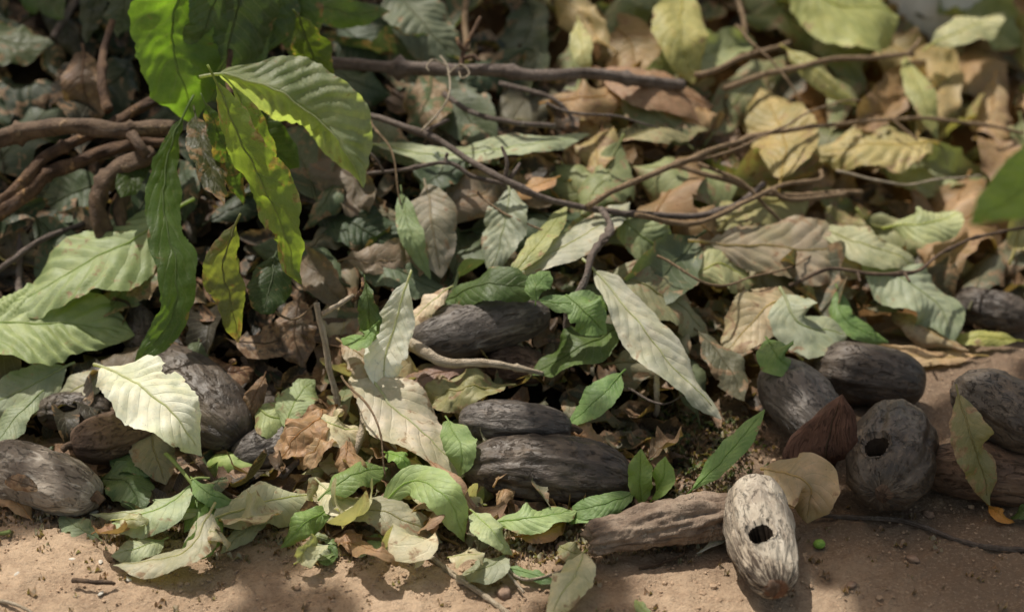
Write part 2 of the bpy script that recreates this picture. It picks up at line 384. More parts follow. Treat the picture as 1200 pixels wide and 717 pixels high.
    if nm: THINGS.append((cx, cy, nm))
    return root, (cx, cy)

G=(.085,.20,.035); BG=(.16,.32,.045); DG=(.030,.070,.026); MG=(.055,.12,.035); GG=(.16,.20,.125); OG=(.16,.16,.085); PG=(.34,.37,.24)
CR=(.56,.52,.40); TN=(.40,.28,.175); BR=(.17,.090,.050); MB=(.24,.175,.135); YG=(.30,.36,.07); WO=(.27,.24,.085); WG=(.22,.26,.06); GP=(.36,.37,.30); WB=(.25,.15,.075); BL=(.46,.50,.30)

def L(label, nm, pts, w, col, **k): return leaf(pts, w, col, label=label, nm=nm, **k)

# ---- hanging spray, upper left (on a cocoa branch above the frame)
hg = dict(name='hanging_leaf', group='leaves hanging from the branch at upper left', crumple=.07)
D = .30
def hp(l, d0=D, d1=None):
    n = len(l); return [(x, y, 0, d0 if d1 is None else d0+(d1-d0)*i/(n-1)) for i, (x, y) in enumerate(l)]
L('broad bright yellow green leaf hanging lowest on the left of the spray, jagged edge', 'broad jagged hanging leaf', hp([(222,-45),(204,40),(228,145)], .33, .36), 96, BG, dry=.10, rag=.17, roll=-14, curl=.3, fold=.25, wave=.2, plumb=2, **hg)
L('dark green blunt leaf hanging in front of the broad jagged leaf', 'blunt dark front leaf', hp([(262,-40),(248,10),(226,70)], .38, .40), 62, (.075,.15,.05), dry=.05, roll=5, curl=.4, plumb=True, mat=M_LEAF, **hg)
L('wide dull green leaf hanging behind the blunt front leaf', 'wide dull hanging leaf', hp([(292,-50),(275,30),(240,118)], .34), 98, (.085,.13,.05), dry=.15, rag=.08, roll=12, plumb=True, mat=M_LEAF, **hg)
L('grey green leaf hanging right of the wide dull leaf', 'grey green hanging leaf', hp([(320,-40),(305,30),(280,100)], .31), 52, (.08,.15,.055), dry=.1, roll=20, plumb=True, mat=M_LEAF, **hg)
L('green leaf hanging with its tip beside the grey stem, top left centre', 'pointed green hanging leaf', hp([(345,-50),(352,0),(343,70)], .30), 54, (.085,.16,.035), dry=.25, roll=-8, plumb=True, mat=M_LEAF, **hg)
L('olive leaf with a glowing yellow edge hanging above the sunlit ribbed leaf', 'olive leaf with glowing edge', hp([(352,20),(368,70),(381,130)], .28), 46, (.10,.13,.03), dry=.3, roll=-25, plumb=2, **hg)
L('sunlit ribbed leaf sloping right with pale upper half', 'sunlit ribbed leaf', hp([(258,88),(330,110),(385,150),(428,222)], .30, .27), 84, (.36,.42,.27), dry=.12, roll=-12, curl=.25, fold=-.95, corr=.17, rag=.10, plumb=2, **hg)
L('long narrow sunlit green leaf with browned edges hanging to the centre', 'long narrow sunlit leaf', hp([(256,98),(288,180),(325,250),(352,335)], .31, .27), 56, (.22,.30,.06), dry=.35, roll=-10, fold=-.35, wave=.3, rag=.13, plumb=2, **hg)
L('slender yellow green leaf edge hanging just right of the long narrow leaf', 'slender yellow green leaf', hp([(272,100),(305,175),(345,310)], .31, .28), 36, (.26,.34,.07), dry=.4, roll=25, fold=.4, wave=.35, plumb=2, **hg)
L('long strap shaped green leaf with three tan spots hanging down to the dark pod', 'long strap shaped leaf', hp([(214,138),(196,185),(192,250),(207,320),(200,375),(150,440)], .27, .10), 50, (.085,.20,.05), dry=.14, roll=6, curl=.3, wave=.06, rag=.10, **hg)
L('brownish green narrow leaf in shade between the strap and narrow leaves', 'brownish shaded narrow leaf', hp([(228,135),(240,180),(262,240)], .27), 36, (.07,.075,.03), dry=.5, roll=10, **hg)
L('deep green leaf in shade behind the sunlit ribbed leaf', 'deep green leaf behind ribbed leaf', hp([(262,120),(310,165),(352,195)], .20), 60, (.055,.14,.02), dry=.0, plumb=True, **hg)
L('curled olive leaf hanging in the dark hollow, tip rolled up', 'curled olive leaf in the hollow', hp([(276,262),(262,310),(272,360),(280,402)], .16), 40, (.19,.21,.065), dry=.3, roll=15, curl=1.2, wave=.2, plumb=True, **hg)
L('small dark green cupped leaf right of the curled olive leaf', 'small cupped dark leaf', hp([(322,300),(318,330),(308,368)], .14), 50, (.07,.12,.05), dry=.2, curl=.9, **hg)
L('small green leaf at the top of the gnarled branch stub', 'small green leaf at branch stub', hp([(182,178),(160,195),(142,232)], .15), 36, (.045,.10,.02), dry=.1, **hg)
L('pale edged green leaf reaching right at the top of the spray', 'pale edged leaf at top', hp([(340,-15),(400,14),(458,14)], .22), 38, (.12,.19,.07), dry=.25, rag=.1, wave=.25, **hg)
L('dark green leaf at the top edge above the brown upright leaf', 'dark leaf at top edge', hp([(108,-40),(110,0),(101,52)], .14), 30, DG, dry=.1, **hg)
L('green leaf at the top edge right of the brown twig', 'green leaf right of brown twig', hp([(150,-50),(145,0),(136,42)], .16), 48, (.045,.10,.03), dry=.1, **hg)
L('green leaf in the top left corner above the pale torn leaf', 'green corner leaf', hp([(10,-45),(40,-20),(76,20)], .12), 50, MG, dry=.1, **hg)
L('pale torn leaf with sun flecks at the left edge of the top corner', 'pale torn leaf', hp([(-40,30),(5,50),(62,52)], .10), 58, (.20,.24,.15), dry=.4, rag=.12, roll=20, **hg)
L('mauve brown dry leaf standing upright behind the brown branches', 'mauve brown upright leaf', [(98,60,.10),(98,100,.08),(112,150,.03)], 54, (.20,.12,.085), dry=.6, stalk=.12)
L('dark green leaf hanging at the top right of the spray, largely in shadow', 'shadowed top right spray leaf', hp([(318,-60),(322,0),(316,62)], .33), 58, (.07,.12,.045), dry=.2, plumb=True, mat=M_LEAF, **hg)
L('dull green leaf hanging at the very top between blunt and pointed leaves', 'dull topmost leaf', hp([(290,-55),(282,-5),(262,48)], .37), 50, (.085,.15,.055), dry=.2, plumb=True, mat=M_LEAF, **hg)
L('narrow torn green leaf hanging right of the long strap shaped leaf', 'narrow torn hanging leaf', hp([(240,120),(262,170),(285,240)], .29), 30, (.12,.20,.05), dry=.5, rag=.16, plumb=True, **hg)
# ---- left
L('dark green oval leaf lying under the left branches', 'dark green oval leaf', [(120,212,.03),(85,228,.03),(40,250,.02)], 52, (.035,.085,.03), dry=.0, curl=.2, roll=-10, wave=.04)
L('large pale green leaf with sunlit ribs pointing right at the left edge', 'large sunlit pale green leaf', [(-80,385,.05),(10,380,.07),(90,378,.06),(158,392,.04)], 100, (.26,.34,.13), dry=.12, curl=.35, corr=.12, wave=.10, rag=.03)
L('pale green leaf sweeping down left behind the large sunlit leaf', 'sweeping pale green leaf', [(205,245,.08),(140,290,.08),(80,318,.08),(-5,370,.06)], 66, (.24,.31,.13), dry=.25, roll=-15, corr=.08)
L('dull green leaf with a brown torn hole right of the sunlit pair', 'dull leaf with torn hole', [(178,282,.06),(150,330,.06),(115,375,.05)], 58, (.15,.20,.08), dry=.6, rag=.14)
L('grey green limp leaf lying below the large sunlit leaf at the left edge', 'grey green limp leaf', [(78,428,.05),(35,452,.05),(-25,478,.03)], 44, (.27,.31,.20), dry=.2, curl=.5)
L('greyish cream leaf beside the white jagged leaf', 'greyish cream leaf', [(128,436,.06),(90,455,.05),(38,484,.03)], 36, (.36,.35,.27), dry=.3, curl=.6, rag=.08)
L('cream white leaf with a jagged edge lying over the big dark pod and brown pod', 'cream white jagged leaf', [(118,428,.11),(165,452,.12),(205,490,.10),(238,535,.06)], 70, (.70,.67,.55), dry=.10, curl=.3, corr=.05, rag=.10, roll=12)
L('grey green leaf at the left edge above the fibrous pod', 'grey green edge leaf', [(45,462,.06),(18,490,.05),(-12,528,.03)], 34, (.18,.23,.15), dry=.2)
L('taupe leaf underside hanging between brown pod and green leaf', 'taupe underside leaf', [(182,492,.05),(178,520,.045),(195,568,.02)], 52, (.22,.19,.14), dry=.3, rag=.10, curl=.5)
L('dark green wilted leaf right of the fibrous pod', 'dark green wilted leaf', [(118,560,.02),(150,565,.03),(165,602,.015)], 50, (.055,.13,.045), dry=.1, rag=.12, wave=.3)
L('green rag of leaf above the dark wilted leaf', 'green rag of leaf', [(128,540,.03),(150,540,.035),(178,556,.03)], 34, (.10,.18,.07), dry=.2, rag=.12)
L('lacy pale green leaf skeleton on the soil below the fibrous pod', 'lacy leaf skeleton', [(115,630,.004),(92,618,.008),(70,604,.004)], 26, (.20,.26,.14), dry=.3, rag=.22)
L('small tan curled leaf on the soil under the fibrous pod', 'small tan curled leaf', [(35,607,.004),(20,588,.012),(-8,578,.008)], 20, (.36,.22,.12), dry=.5, curl=1.0)
# leafy cut sprig at lower left
sp = dict(group='leaves of the wilting sprig at lower left')
L('narrow grey green leaf of the sprig pointing to the left', 'narrow left pointing sprig leaf', [(248,600,.03),(180,600,.03),(105,602,.012)], 15, (.33,.35,.22), dry=.25, curl=1.2, **sp)
L('pale folded leaf of the sprig under its stem', 'pale folded sprig leaf', [(224,572,.04),(185,595,.04),(120,620,.012)], 34, (.32,.38,.23), dry=.15, curl=1.0, roll=-15, **sp)
L('bright green leaf of the sprig folded over its grey underside', 'folded bright green sprig leaf', [(246,590,.035),(238,635,.03),(205,655,.012)], 36, (.13,.24,.06), dry=.0, roll=35, fold=.5, **sp)
L('long grey brown twisted leaf of the sprig ending in front', 'long twisted sprig leaf', [(246,600,.05),(225,640,.035),(190,655,.02),(132,662,.008)], 30, (.38,.36,.27), dry=.25, roll=-30, curl=.9, **sp)
L('small oval pale leaf lying left of the twisted sprig leaf', 'small oval pale leaf', [(192,632,.015),(165,640,.02),(130,652,.008)], 28, (.32,.37,.22), dry=.2, curl=.8, **sp)
L('pale curled leaf of the sprig reaching right with green margin', 'pale curled right sprig leaf', [(250,608,.03),(300,590,.035),(335,583,.03),(378,580,.015)], 40, (.43,.46,.30), dry=.3, curl=1.1, wave=.25, rag=.08, **sp)
L('small shiny green leaf of the sprig just right of its stem', 'small shiny sprig leaf', [(226,562,.05),(245,578,.05),(276,588,.03)], 22, (.17,.30,.09), dry=.0, curl=.8, **sp)
L('mid green leaf of the sprig in the middle of the fan', 'middle sprig leaf', [(232,575,.03),(228,600,.03),(215,625,.015)], 44, (.15,.24,.08), dry=.05, **sp)
L('grey green lance leaf on the soil right of the sprig', 'grey green lance leaf', [(323,602,.012),(295,615,.016),(258,648,.006)], 20, (.30,.34,.21), dry=.2, curl=.9, **sp)
L('bright curled green leaf at the edge of the sunlit soil', 'bright curled green leaf', [(388,596,.03),(358,612,.035),(328,642,.008)], 30, (.16,.27,.06), dry=.0, curl=1.2, wave=.3, roll=20)
L('small white green scrap of leaf left of the curled green leaf', 'white green scrap', [(352,652,.01),(370,645,.012),(392,640,.006)], 16, (.52,.55,.40), dry=.05)
# ---- sunlit dry pile centre left
L('creamy sunlit leaf hanging upright beside the shredded green sprig', 'creamy upright leaf', [(478,330,.14),(462,380,.11),(450,430,.08),(462,480,.04)], 46, (.80,.77,.60), dry=.12, curl=.5, corr=.03, fold=.25)
L('narrow cream leaf slanting up right against the dark grey pod', 'narrow cream slanting leaf', [(525,338,.08),(500,358,.08),(468,388,.05)], 24, (.55,.46,.34), dry=.4, curl=.8)
L('shredded dark green leaf left of the creamy upright leaf', 'shredded dark green leaf', [(428,330,.16),(432,365,.14),(436,408,.09)], 26, (.05,.15,.03), dry=.1, rag=.2, wave=.3)
L('bright green torn leaf end curling left under the shredded leaf', 'bright green torn end', [(440,380,.13),(425,398,.12),(400,396,.10)], 20, (.16,.28,.07), dry=.05, rag=.15)
L('long tan grey leaf sloping down from the pale stick to the green leaf', 'long tan grey sloping leaf', [(418,425,.07),(462,475,.07),(505,520,.05),(560,560,.02)], 76, (.50,.45,.35), dry=.3, curl=.3, roll=15, corr=.02)
L('mauve brown curled leaf edge running beside the tan grey sloping leaf', 'mauve curled leaf edge', [(505,540,.05),(535,570,.05),(562,600,.02),(580,606,.01)], 20, (.32,.20,.14), dry=.5, curl=1.6)
L('small pointed green leaf left of the longest dark pod', 'pointed green leaf by dark pod', [(524,492,.06),(540,525,.06),(538,560,.03)], 40, (.20,.30,.10), dry=.05, curl=.3)
L('large glossy green leaf arching on the soil in front of the dark pod', 'glossy arching green leaf', [(448,588,.035),(485,562,.06),(525,585,.06),(545,635,.008)], 44, (.26,.36,.13), dry=.0, curl=.5, roll=-10)
L('dark edged green leaf curled above the glossy arching leaf', 'dark edged curled leaf', [(380,580,.05),(415,555,.06),(455,548,.05)], 30, (.16,.25,.06), dry=.1, curl=1.0)
L('small yellow green leaf curled above the sloping tan leaf foot', 'small yellow green curl', [(452,530,.06),(470,535,.07),(486,555,.05)], 20, (.22,.38,.06), dry=.1, curl=.9)
L('grey brown leaf underside lying under the glossy green leaf', 'grey brown underside leaf', [(385,596,.03),(440,598,.035),(480,612,.03),(520,636,.008)], 40, (.28,.26,.18), dry=.3, curl=.6, rag=.08)
L('cream leaf scrap shining in sun at the left of the grey brown leaf', 'cream sunlit scrap', [(375,565,.04),(400,585,.04),(432,582,.02)], 30, (.60,.56,.42), dry=.1, curl=.4)
L('cream folded leaf lit by sun behind the crumpled brown leaves', 'cream folded leaf', [(372,488,.07),(395,500,.07),(425,502,.05)], 34, (.58,.50,.36), dry=.25, curl=.7)
L('crumpled light brown leaf left of the pale stick foot', 'crumpled light brown leaf', [(392,478,.06),(360,500,.07),(320,545,.04)], 42, (.34,.20,.11), dry=.5, crumple=.14, rag=.14, wave=.35)
L('crumpled tan leaf overlapping the cracked grey pod', 'crumpled tan leaf on cracked pod', [(400,505,.05),(370,520,.06),(345,550,.03)], 36, (.38,.24,.14), dry=.5, crumple=.14, wave=.3)
L('twisted brown leaf standing between the sticks above the curled green leaf', 'twisted brown leaf', [(408,510,.06),(405,545,.05),(395,580,.02)], 30, (.30,.18,.10), dry=.5, crumple=.1, curl=1.2)
L('pale grey leaf underside lying right of the pale stick', 'pale grey underside', [(400,400,.08),(430,425,.08),(440,470,.05)], 44, (.38,.30,.22), dry=.5, curl=.5)
L('brown papery leaf lying behind the pale stick', 'brown papery leaf', [(350,350,.06),(345,390,.05),(355,430,.03)], 50, (.16,.10,.07), dry=.6, curl=.6)
L('pale green leaf with serrated edge just left of the pale stick', 'serrated pale green leaf', [(335,500,.05),(345,470,.06),(368,445,.05)], 40, (.26,.33,.14), dry=.3, rag=.1)
L('mottled green and yellow leaf below the serrated one', 'mottled yellow green leaf', [(300,480,.05),(325,490,.05),(362,490,.03)], 44, (.28,.34,.12), dry=.4)
L('small grey green leaf tucked above the big dark pod', 'small leaf above dark pod', [(232,400,.05),(230,415,.05),(236,440,.03)], 26, (.12,.16,.08), dry=.2)
L('thick dark brown leaf lying flat in the hollow', 'dark brown hollow leaf', [(275,400,.04),(310,402,.05),(355,392,.03)], 34, (.075,.045,.030), dry=.7, curl=.4)
L('red brown curled leaf right of the big dark pod', 'red brown curled leaf', [(240,420,.04),(270,435,.05),(300,430,.03)], 36, (.12,.055,.030), dry=.6, curl=.9)
L('brown curled strip of leaf on the right end of the big dark pod', 'brown strip on dark pod end', [(310,440,.05),(296,470,.06),(286,505,.03)], 22, (.20,.11,.06), dry=.6, curl=1.3)
L('olive brown wrinkled dry leaf lying below the dark grey pod', 'olive brown wrinkled leaf', [(590,452,.05),(545,455,.06),(485,472,.03)], 40, (.27,.25,.12), dry=.4, crumple=.10, wave=.3, rag=.1)
L('mauve brown leaf lying left of the olive wrinkled leaf', 'mauve brown folded leaf', [(545,430,.04),(500,440,.05),(465,452,.03)], 30, (.22,.14,.11), dry=.5, curl=.8)
# ---- centre
L('dark green leaf lying along the top of the dark grey pod', 'dark green leaf atop grey pod', [(520,352,.05),(575,332,.10),(640,340,.10)], 40, (.055,.13,.035), dry=.1, curl=.6)
L('small bright green leaf standing at the right tip of the dark grey pod', 'small bright standing leaf', [(628,352,.12),(628,335,.13),(645,318,.12)], 26, (.13,.23,.06), dry=.0, curl=.7)
L('bright green spoon shaped leaf reaching right from the grey pod', 'bright spoon shaped leaf', [(632,352,.12),(670,355,.12),(705,352,.11),(718,336,.11)], 24, (.15,.25,.08), dry=.05, curl=.5, wave=.25)
L('bright green leaf with a bitten edge hanging over the upright twig', 'bitten bright green leaf', [(668,348,.12),(688,368,.12),(712,392,.10)], 42, (.10,.24,.05), dry=.05, rag=.16)
L('deep green pointed leaf to the right of the small hidden pod', 'deep green pointed leaf', [(725,385,.06),(680,405,.07),(622,440,.04)], 42, (.06,.15,.03), dry=.05, curl=.3, roll=-20)
L('smooth light green leaf blade beside the litter hollow', 'smooth light green blade', [(728,438,.07),(700,468,.07),(660,502,.03)], 34, (.12,.27,.08), dry=.0, curl=.2, corr=.004, wave=.03)
L('large pale grey green leaf draped diagonally down right of centre', 'large pale draped leaf', [(696,318,.11),(735,360,.11),(780,420,.09),(846,490,.04)], 56, (.44,.425,.36), dry=.16, curl=.45, corr=.03, wave=.22)
L('olive brown leaf lying behind the large pale draped leaf', 'olive brown leaf behind draped one', [(712,322,.07),(760,335,.08),(800,362,.06),(830,392,.04)], 58, (.22,.21,.12), dry=.45, corr=.03)
L('long grey pale leaf sloping up to the right under the branch', 'long grey sloping leaf', [(592,330,.07),(640,300,.09),(690,272,.09),(738,238,.07)], 44, (.38,.38,.30), dry=.2, curl=.4)
L('narrow yellow olive leaf lying over the left of the grey sloping leaf', 'narrow yellow olive leaf', [(596,325,.09),(625,292,.10),(666,240,.08)], 28, (.30,.32,.12), dry=.25, curl=.5)
L('grey green ribbed leaf pointing down beneath the forked twig', 'grey green ribbed leaf', [(598,222,.08),(592,260,.08),(575,322,.05)], 52, (.28,.32,.24), dry=.2, corr=.05)
L('mauve grey leaf hanging down left of the ribbed grey leaf', 'mauve grey hanging leaf', [(500,215,.08),(505,260,.08),(516,325,.04)], 62, (.25,.21,.17), dry=.35, curl=.4)
L('slim green leaf lying against the mauve grey leaf', 'slim green leaf', [(470,225,.08),(482,275,.09),(505,328,.05)], 28, (.17,.24,.10), dry=.2)
L('broad grey green leaf behind the narrow cream leaf', 'broad grey green leaf', [(418,300,.04),(460,312,.05),(525,345,.03)], 60, (.13,.18,.10), dry=.25, corr=.03)
L('dark ribbed green leaf in shade right of the long narrow hanging leaf', 'dark ribbed shaded leaf', [(372,255,.04),(420,265,.05),(478,298,.03)], 58, (.05,.085,.04), dry=.1, corr=.04)
L('olive green leaf lying right of the branch fork, pointing down right', 'olive green leaf right of fork', [(722,252,.07),(760,280,.07),(806,322,.04)], 46, (.22,.27,.12), dry=.2, corr=.03)
L('long pale flat leaf lying level below the grey branch', 'long pale level leaf', [(442,170,.06),(520,182,.07),(600,172,.07),(692,158,.05)], 32, (.30,.34,.22), dry=.25, curl=.3, rag=.08)
L('large ribbed grey green leaf at the top centre', 'large ribbed top leaf', [(462,-15,.08),(498,30,.08),(542,76,.05)], 72, (.14,.17,.10), dry=.2, corr=.05)
L('dark green smooth leaf above the grey branch left of the ribbed leaf', 'dark smooth leaf above branch', [(395,28,.05),(430,55,.05),(470,84,.03)], 60, (.05,.085,.045), dry=.1)
L('dark green leaf lying just below the grey branch', 'dark leaf below branch', [(392,82,.04),(420,98,.05),(458,112,.03)], 52, (.06,.10,.05), dry=.15)
L('green leaf blotched with brown hanging below the grey branch', 'brown blotched green leaf', [(505,88,.05),(500,125,.05),(478,162,.03)], 56, (.12,.16,.06), dry=.75, rag=.06)
L('yellow green broad leaf at the top right of centre', 'yellow green broad leaf', [(800,-10,.10),(798,40,.10),(812,100,.06)], 68, (.30,.27,.10), dry=.2, corr=.02)
L('pale yellow leaf tip standing left of the mauve smooth leaf', 'pale yellow leaf tip', [(678,25,.07),(682,60,.07),(690,88,.05)], 26, (.40,.38,.18), dry=.2)
L('smooth mauve brown leaf lying below the yellow green broad leaf', 'smooth mauve brown leaf', [(705,82,.06),(765,100,.08),(838,125,.05)], 54, (.28,.16,.095), dry=.5, corr=.005, wave=.05)
L('ribbed dull tan green leaf below the smooth mauve leaf', 'ribbed tan green leaf', [(722,165,.05),(775,148,.06),(838,135,.04)], 44, (.27,.24,.13), dry=.4, corr=.05)
L('warm brown broad leaf filling the gap above the mauve leaf', 'warm brown broad leaf', [(705,20,.04),(740,55,.04),(745,105,.03)], 70, (.27,.18,.08), dry=.5)
L('small peach leaf tip under the branch fork', 'small peach leaf tip', [(652,208,.06),(622,220,.06),(600,228,.04)], 24, (.42,.24,.13), dry=.3)
# ---- upper right, warm glow tinted into the far leaf colours
L('rounded warm olive leaf standing upright behind the long thin twig', 'rounded warm olive leaf', [(915,210,.08),(918,160,.08),(890,102,.06)], 76, (.36,.28,.12), dry=.3, corr=.04)
L('broad warm olive leaf with strong ribs lying above the thin twig end', 'broad strongly ribbed leaf', [(1095,168,.07),(1030,172,.08),(952,180,.05)], 62, (.36,.29,.13), dry=.25, corr=.07)
L('twisted pale narrow leaf slanting down at upper right', 'twisted pale narrow leaf', [(922,58,.09),(958,85,.09),(1005,125,.06)], 22, (.36,.34,.15), dry=.3, curl=1.1)
L('pale green pointed leaf slanting down left of the far leaves', 'pale green slanting leaf', [(1060,68,.08),(1080,110,.09),(1098,165,.06)], 32, (.30,.30,.12), dry=.3)
L('pale ribbed leaf lying over the concrete block', 'pale ribbed leaf by block', [(1092,52,.10),(1130,35,.11),(1178,14,.09)], 36, (.34,.34,.18), dry=.2, corr=.06)
L('large yellow green leaf hanging at the top right edge', 'large yellow green top leaf', [(930,-25,.12),(985,5,.12),(1052,18,.09)], 70, (.32,.33,.09), dry=.1, corr=.03)
L('olive leaf hanging under the large yellow green top leaf', 'olive leaf under top leaf', [(990,20,.07),(990,60,.07),(1010,110,.04)], 66, (.20,.20,.06), dry=.2)
L('bright pale green cupped leaf at the right above the bare dark twig', 'bright pale cupped leaf', [(1046,265,.07),(1085,262,.09),(1128,250,.07)], 38, (.38,.42,.20), dry=.1, corr=.05, curl=.7)
L('long mauve grey ribbed leaf sprawling over the right of the heap', 'long mauve ribbed leaf', [(830,285,.07),(900,290,.08),(965,292,.08),(1045,285,.06)], 62, (.34,.28,.20), dry=.35, corr=.06)
L('pale green leaf curving over the end of the mauve ribbed leaf', 'pale green curved leaf', [(948,262,.07),(1010,285,.09),(1055,300,.08),(1078,330,.05)], 44, (.32,.33,.19), dry=.2, corr=.04)
L('large grey green leaf drooping to the ground at right', 'large drooping grey green leaf', [(1010,300,.07),(1060,330,.07),(1100,360,.05),(1118,402,.02)], 66, (.25,.30,.19), dry=.15, corr=.04)
L('rolled tan leaf lying in front of the drooping grey green leaf', 'rolled tan leaf', [(1044,364,.03),(1080,382,.035),(1136,412,.015)], 24, (.37,.27,.18), dry=.4, curl=1.6)
L('flat tan leaf on the soil behind the rounded dark pod', 'flat tan leaf behind pod', [(1146,416,.008),(1080,418,.014),(1010,402,.02)], 18, (.44,.31,.18), dry=.35, curl=.5)
L('slim green leaf curving down to the rounded dark pod', 'slim curved green leaf', [(982,340,.07),(992,375,.06),(1042,402,.03)], 24, (.13,.24,.06), dry=.1, curl=.8)
L('peach and green dying leaf with a fold near the right centre', 'peach and green dying leaf', [(935,348,.07),(895,362,.08),(845,420,.04)], 60, (.38,.30,.19), dry=.45, rag=.08)
L('pale grey green leaf with jagged edge behind the grey pod', 'jagged pale grey leaf', [(918,345,.09),(940,380,.08),(992,392,.05)], 62, (.30,.34,.24), dry=.15, rag=.1, roll=-20)
L('fresh green heart shaped leaf on top of the small grey pod', 'fresh green leaf on grey pod', [(900,398,.08),(912,418,.09),(938,440,.06)], 44, (.09,.24,.05), dry=.0, curl=.4, wave=.2)
L('cream and green blotched leaf in the middle of the right slope', 'cream blotched leaf', [(812,322,.06),(845,310,.07),(885,330,.05)], 42, (.38,.38,.20), dry=.4)
L('grey brown limp leaf left of the grey pod', 'grey brown limp leaf', [(820,390,.05),(850,425,.05),(872,470,.03)], 40, (.17,.16,.10), dry=.4)
L('green blurred blade leaning up towards the small grey pod', 'leaning green blade', [(812,572,.02),(850,535,.05),(896,480,.08)], 26, (.16,.28,.07), dry=.15, curl=.4)
L('yellow green leaf of the upright pair beside the longest pod', 'left leaf of upright pair', [(752,590,.02),(750,560,.05),(752,525,.08)], 30, (.19,.30,.06), dry=.0, curl=.6, fold=.3)
L('smaller light green leaf leaning right in the upright pair', 'right leaf of upright pair', [(764,585,.02),(775,565,.045),(780,535,.07)], 26, (.22,.34,.07), dry=.0, curl=.6, fold=.3)
L('pale cream brown leaf propped behind the pale holed pod', 'cream brown propped leaf', [(897,548,.055),(922,556,.06),(948,570,.05),(948,614,.012)], 60, (.46,.33,.22), dry=.2, curl=.3, rag=.05, stalk=.05)
L('mottled olive leaf hanging down over the pods at the right edge', 'mottled olive hanging leaf', [(1122,462,.12),(1138,510,.10),(1150,550,.06),(1160,592,.02)], 34, (.22,.20,.10), dry=.45, curl=.5)
L('small orange shrivelled leaf on the soil at the right edge', 'small orange leaf', [(1158,592,.012),(1172,602,.016),(1190,612,.006)], 14, (.50,.22,.05), dry=.2, curl=.9)
L('yellow and green thin leaf on the soil in front of the far dark pod', 'yellow thin leaf', [(1192,398,.01),(1150,395,.02),(1105,402,.01)], 16, (.30,.30,.06), dry=.3, curl=.6)
L('green leaf tip poking in at the right edge by the vine', 'green tip at right edge', [(1215,590,.02),(1200,598,.02),(1184,606,.008)], 20, (.07,.14,.04), dry=.1)
# ---- in front of pods on the soil
L('slim deep green leaf lying under the right end of the longest pod', 'slim deep green leaf', [(745,578,.03),(700,592,.03),(655,602,.012)], 24, (.12,.22,.06), dry=.1, curl=.6)
L('narrow bright green leaf in front of the slim deep green one', 'narrow bright front leaf', [(725,600,.015),(690,605,.02),(660,610,.01)], 16, (.13,.28,.07), dry=.05, curl=.4)
L('pale green ribbed leaf lying in front of the longest pod', 'pale green ribbed leaf', [(582,612,.02),(625,606,.03),(678,598,.02)], 32, (.26,.37,.14), dry=.1, corr=.04)
L('pale yellow green leaf folded over the twig foot', 'pale folded leaf at twig', [(555,600,.03),(578,622,.04),(600,650,.01)], 36, (.35,.43,.22), dry=.15, curl=.7)
L('grey green round leaf lying on the soil at bottom centre', 'grey round leaf', [(590,650,.015),(570,665,.02),(540,672,.006)], 38, (.24,.26,.18), dry=.15, curl=.4)
L('thin green leaf on the soil behind the twig fork', 'thin green leaf on soil', [(592,664,.006),(622,672,.01),(660,684,.005)], 15, (.12,.24,.08), dry=.1)
L('cream crumpled leaf standing at the bottom edge right of centre', 'cream leaf at bottom edge', [(684,646,.02),(670,680,.03),(640,728,.008)], 42, (.55,.52,.36), dry=.2, curl=.8, crumple=.06)
L('orange tan curled leaf under the pale ribbed leaf', 'orange tan curled leaf', [(610,628,.01),(635,622,.02),(664,612,.01)], 22, (.38,.21,.09), dry=.4, curl=.8)
L('dull olive leaf scrap left of the weathered log', 'olive scrap by log', [(655,640,.006),(668,645,.012),(688,650,.006)], 22, (.24,.23,.13), dry=.3)
L('tan dead leaf lying in the gap between the two middle pods', 'tan leaf between middle pods', [(655,500,.04),(685,512,.04),(712,530,.02)], 30, (.38,.23,.13), dry=.3)
L('small green triangular leaf at the bottom edge right of the cream leaf', 'small triangle leaf', [(765,722,.004),(752,712,.008),(744,702,.004)], 12, (.24,.30,.12), dry=.1)
L('white papery sliver of leaf left of the pale holed pod', 'white sliver by pale pod', [(858,622,.01),(838,634,.012),(816,648,.005)], 9, (.44,.43,.38), dry=.1, curl=.9)
L('brown crumpled leaf below the creamy scrap at the left of the twig', 'brown crumpled leaf left of twig', [(395,622,.006),(412,635,.015),(418,655,.006)], 26, (.26,.15,.08), dry=.4, crumple=.14)
L('small bright green leaf end on the soil below the brown crumpled leaf', 'small bright soil leaf', [(432,628,.005),(448,636,.01),(464,644,.005)], 18, (.30,.42,.16), dry=.1)
L('small dark leaf on the soil left of the orange tan leaf', 'small dark soil leaf', [(548,622,.01),(562,630,.02),(560,650,.006)], 26, (.13,.12,.08), dry=.4, curl=1.0)
L('pale ochre leaf lying over the soil right of the twig fork', 'pale ochre leaf', [(1010,402,.02),(975,410,.03),(945,420,.02)], 20, (.38,.28,.18), dry=.4)
# out of focus fresh leaf nearer the lens at the right edge
L('blurred fresh green leaf close to the lens at the right edge', 'blurred close leaf', [(1290,150,0,1.05),(1225,205,0,1.07),(1135,262,0,1.08)], 80, (.14,.30,.03), dry=.0, curl=.3, name='hanging_leaf', wave=.05)

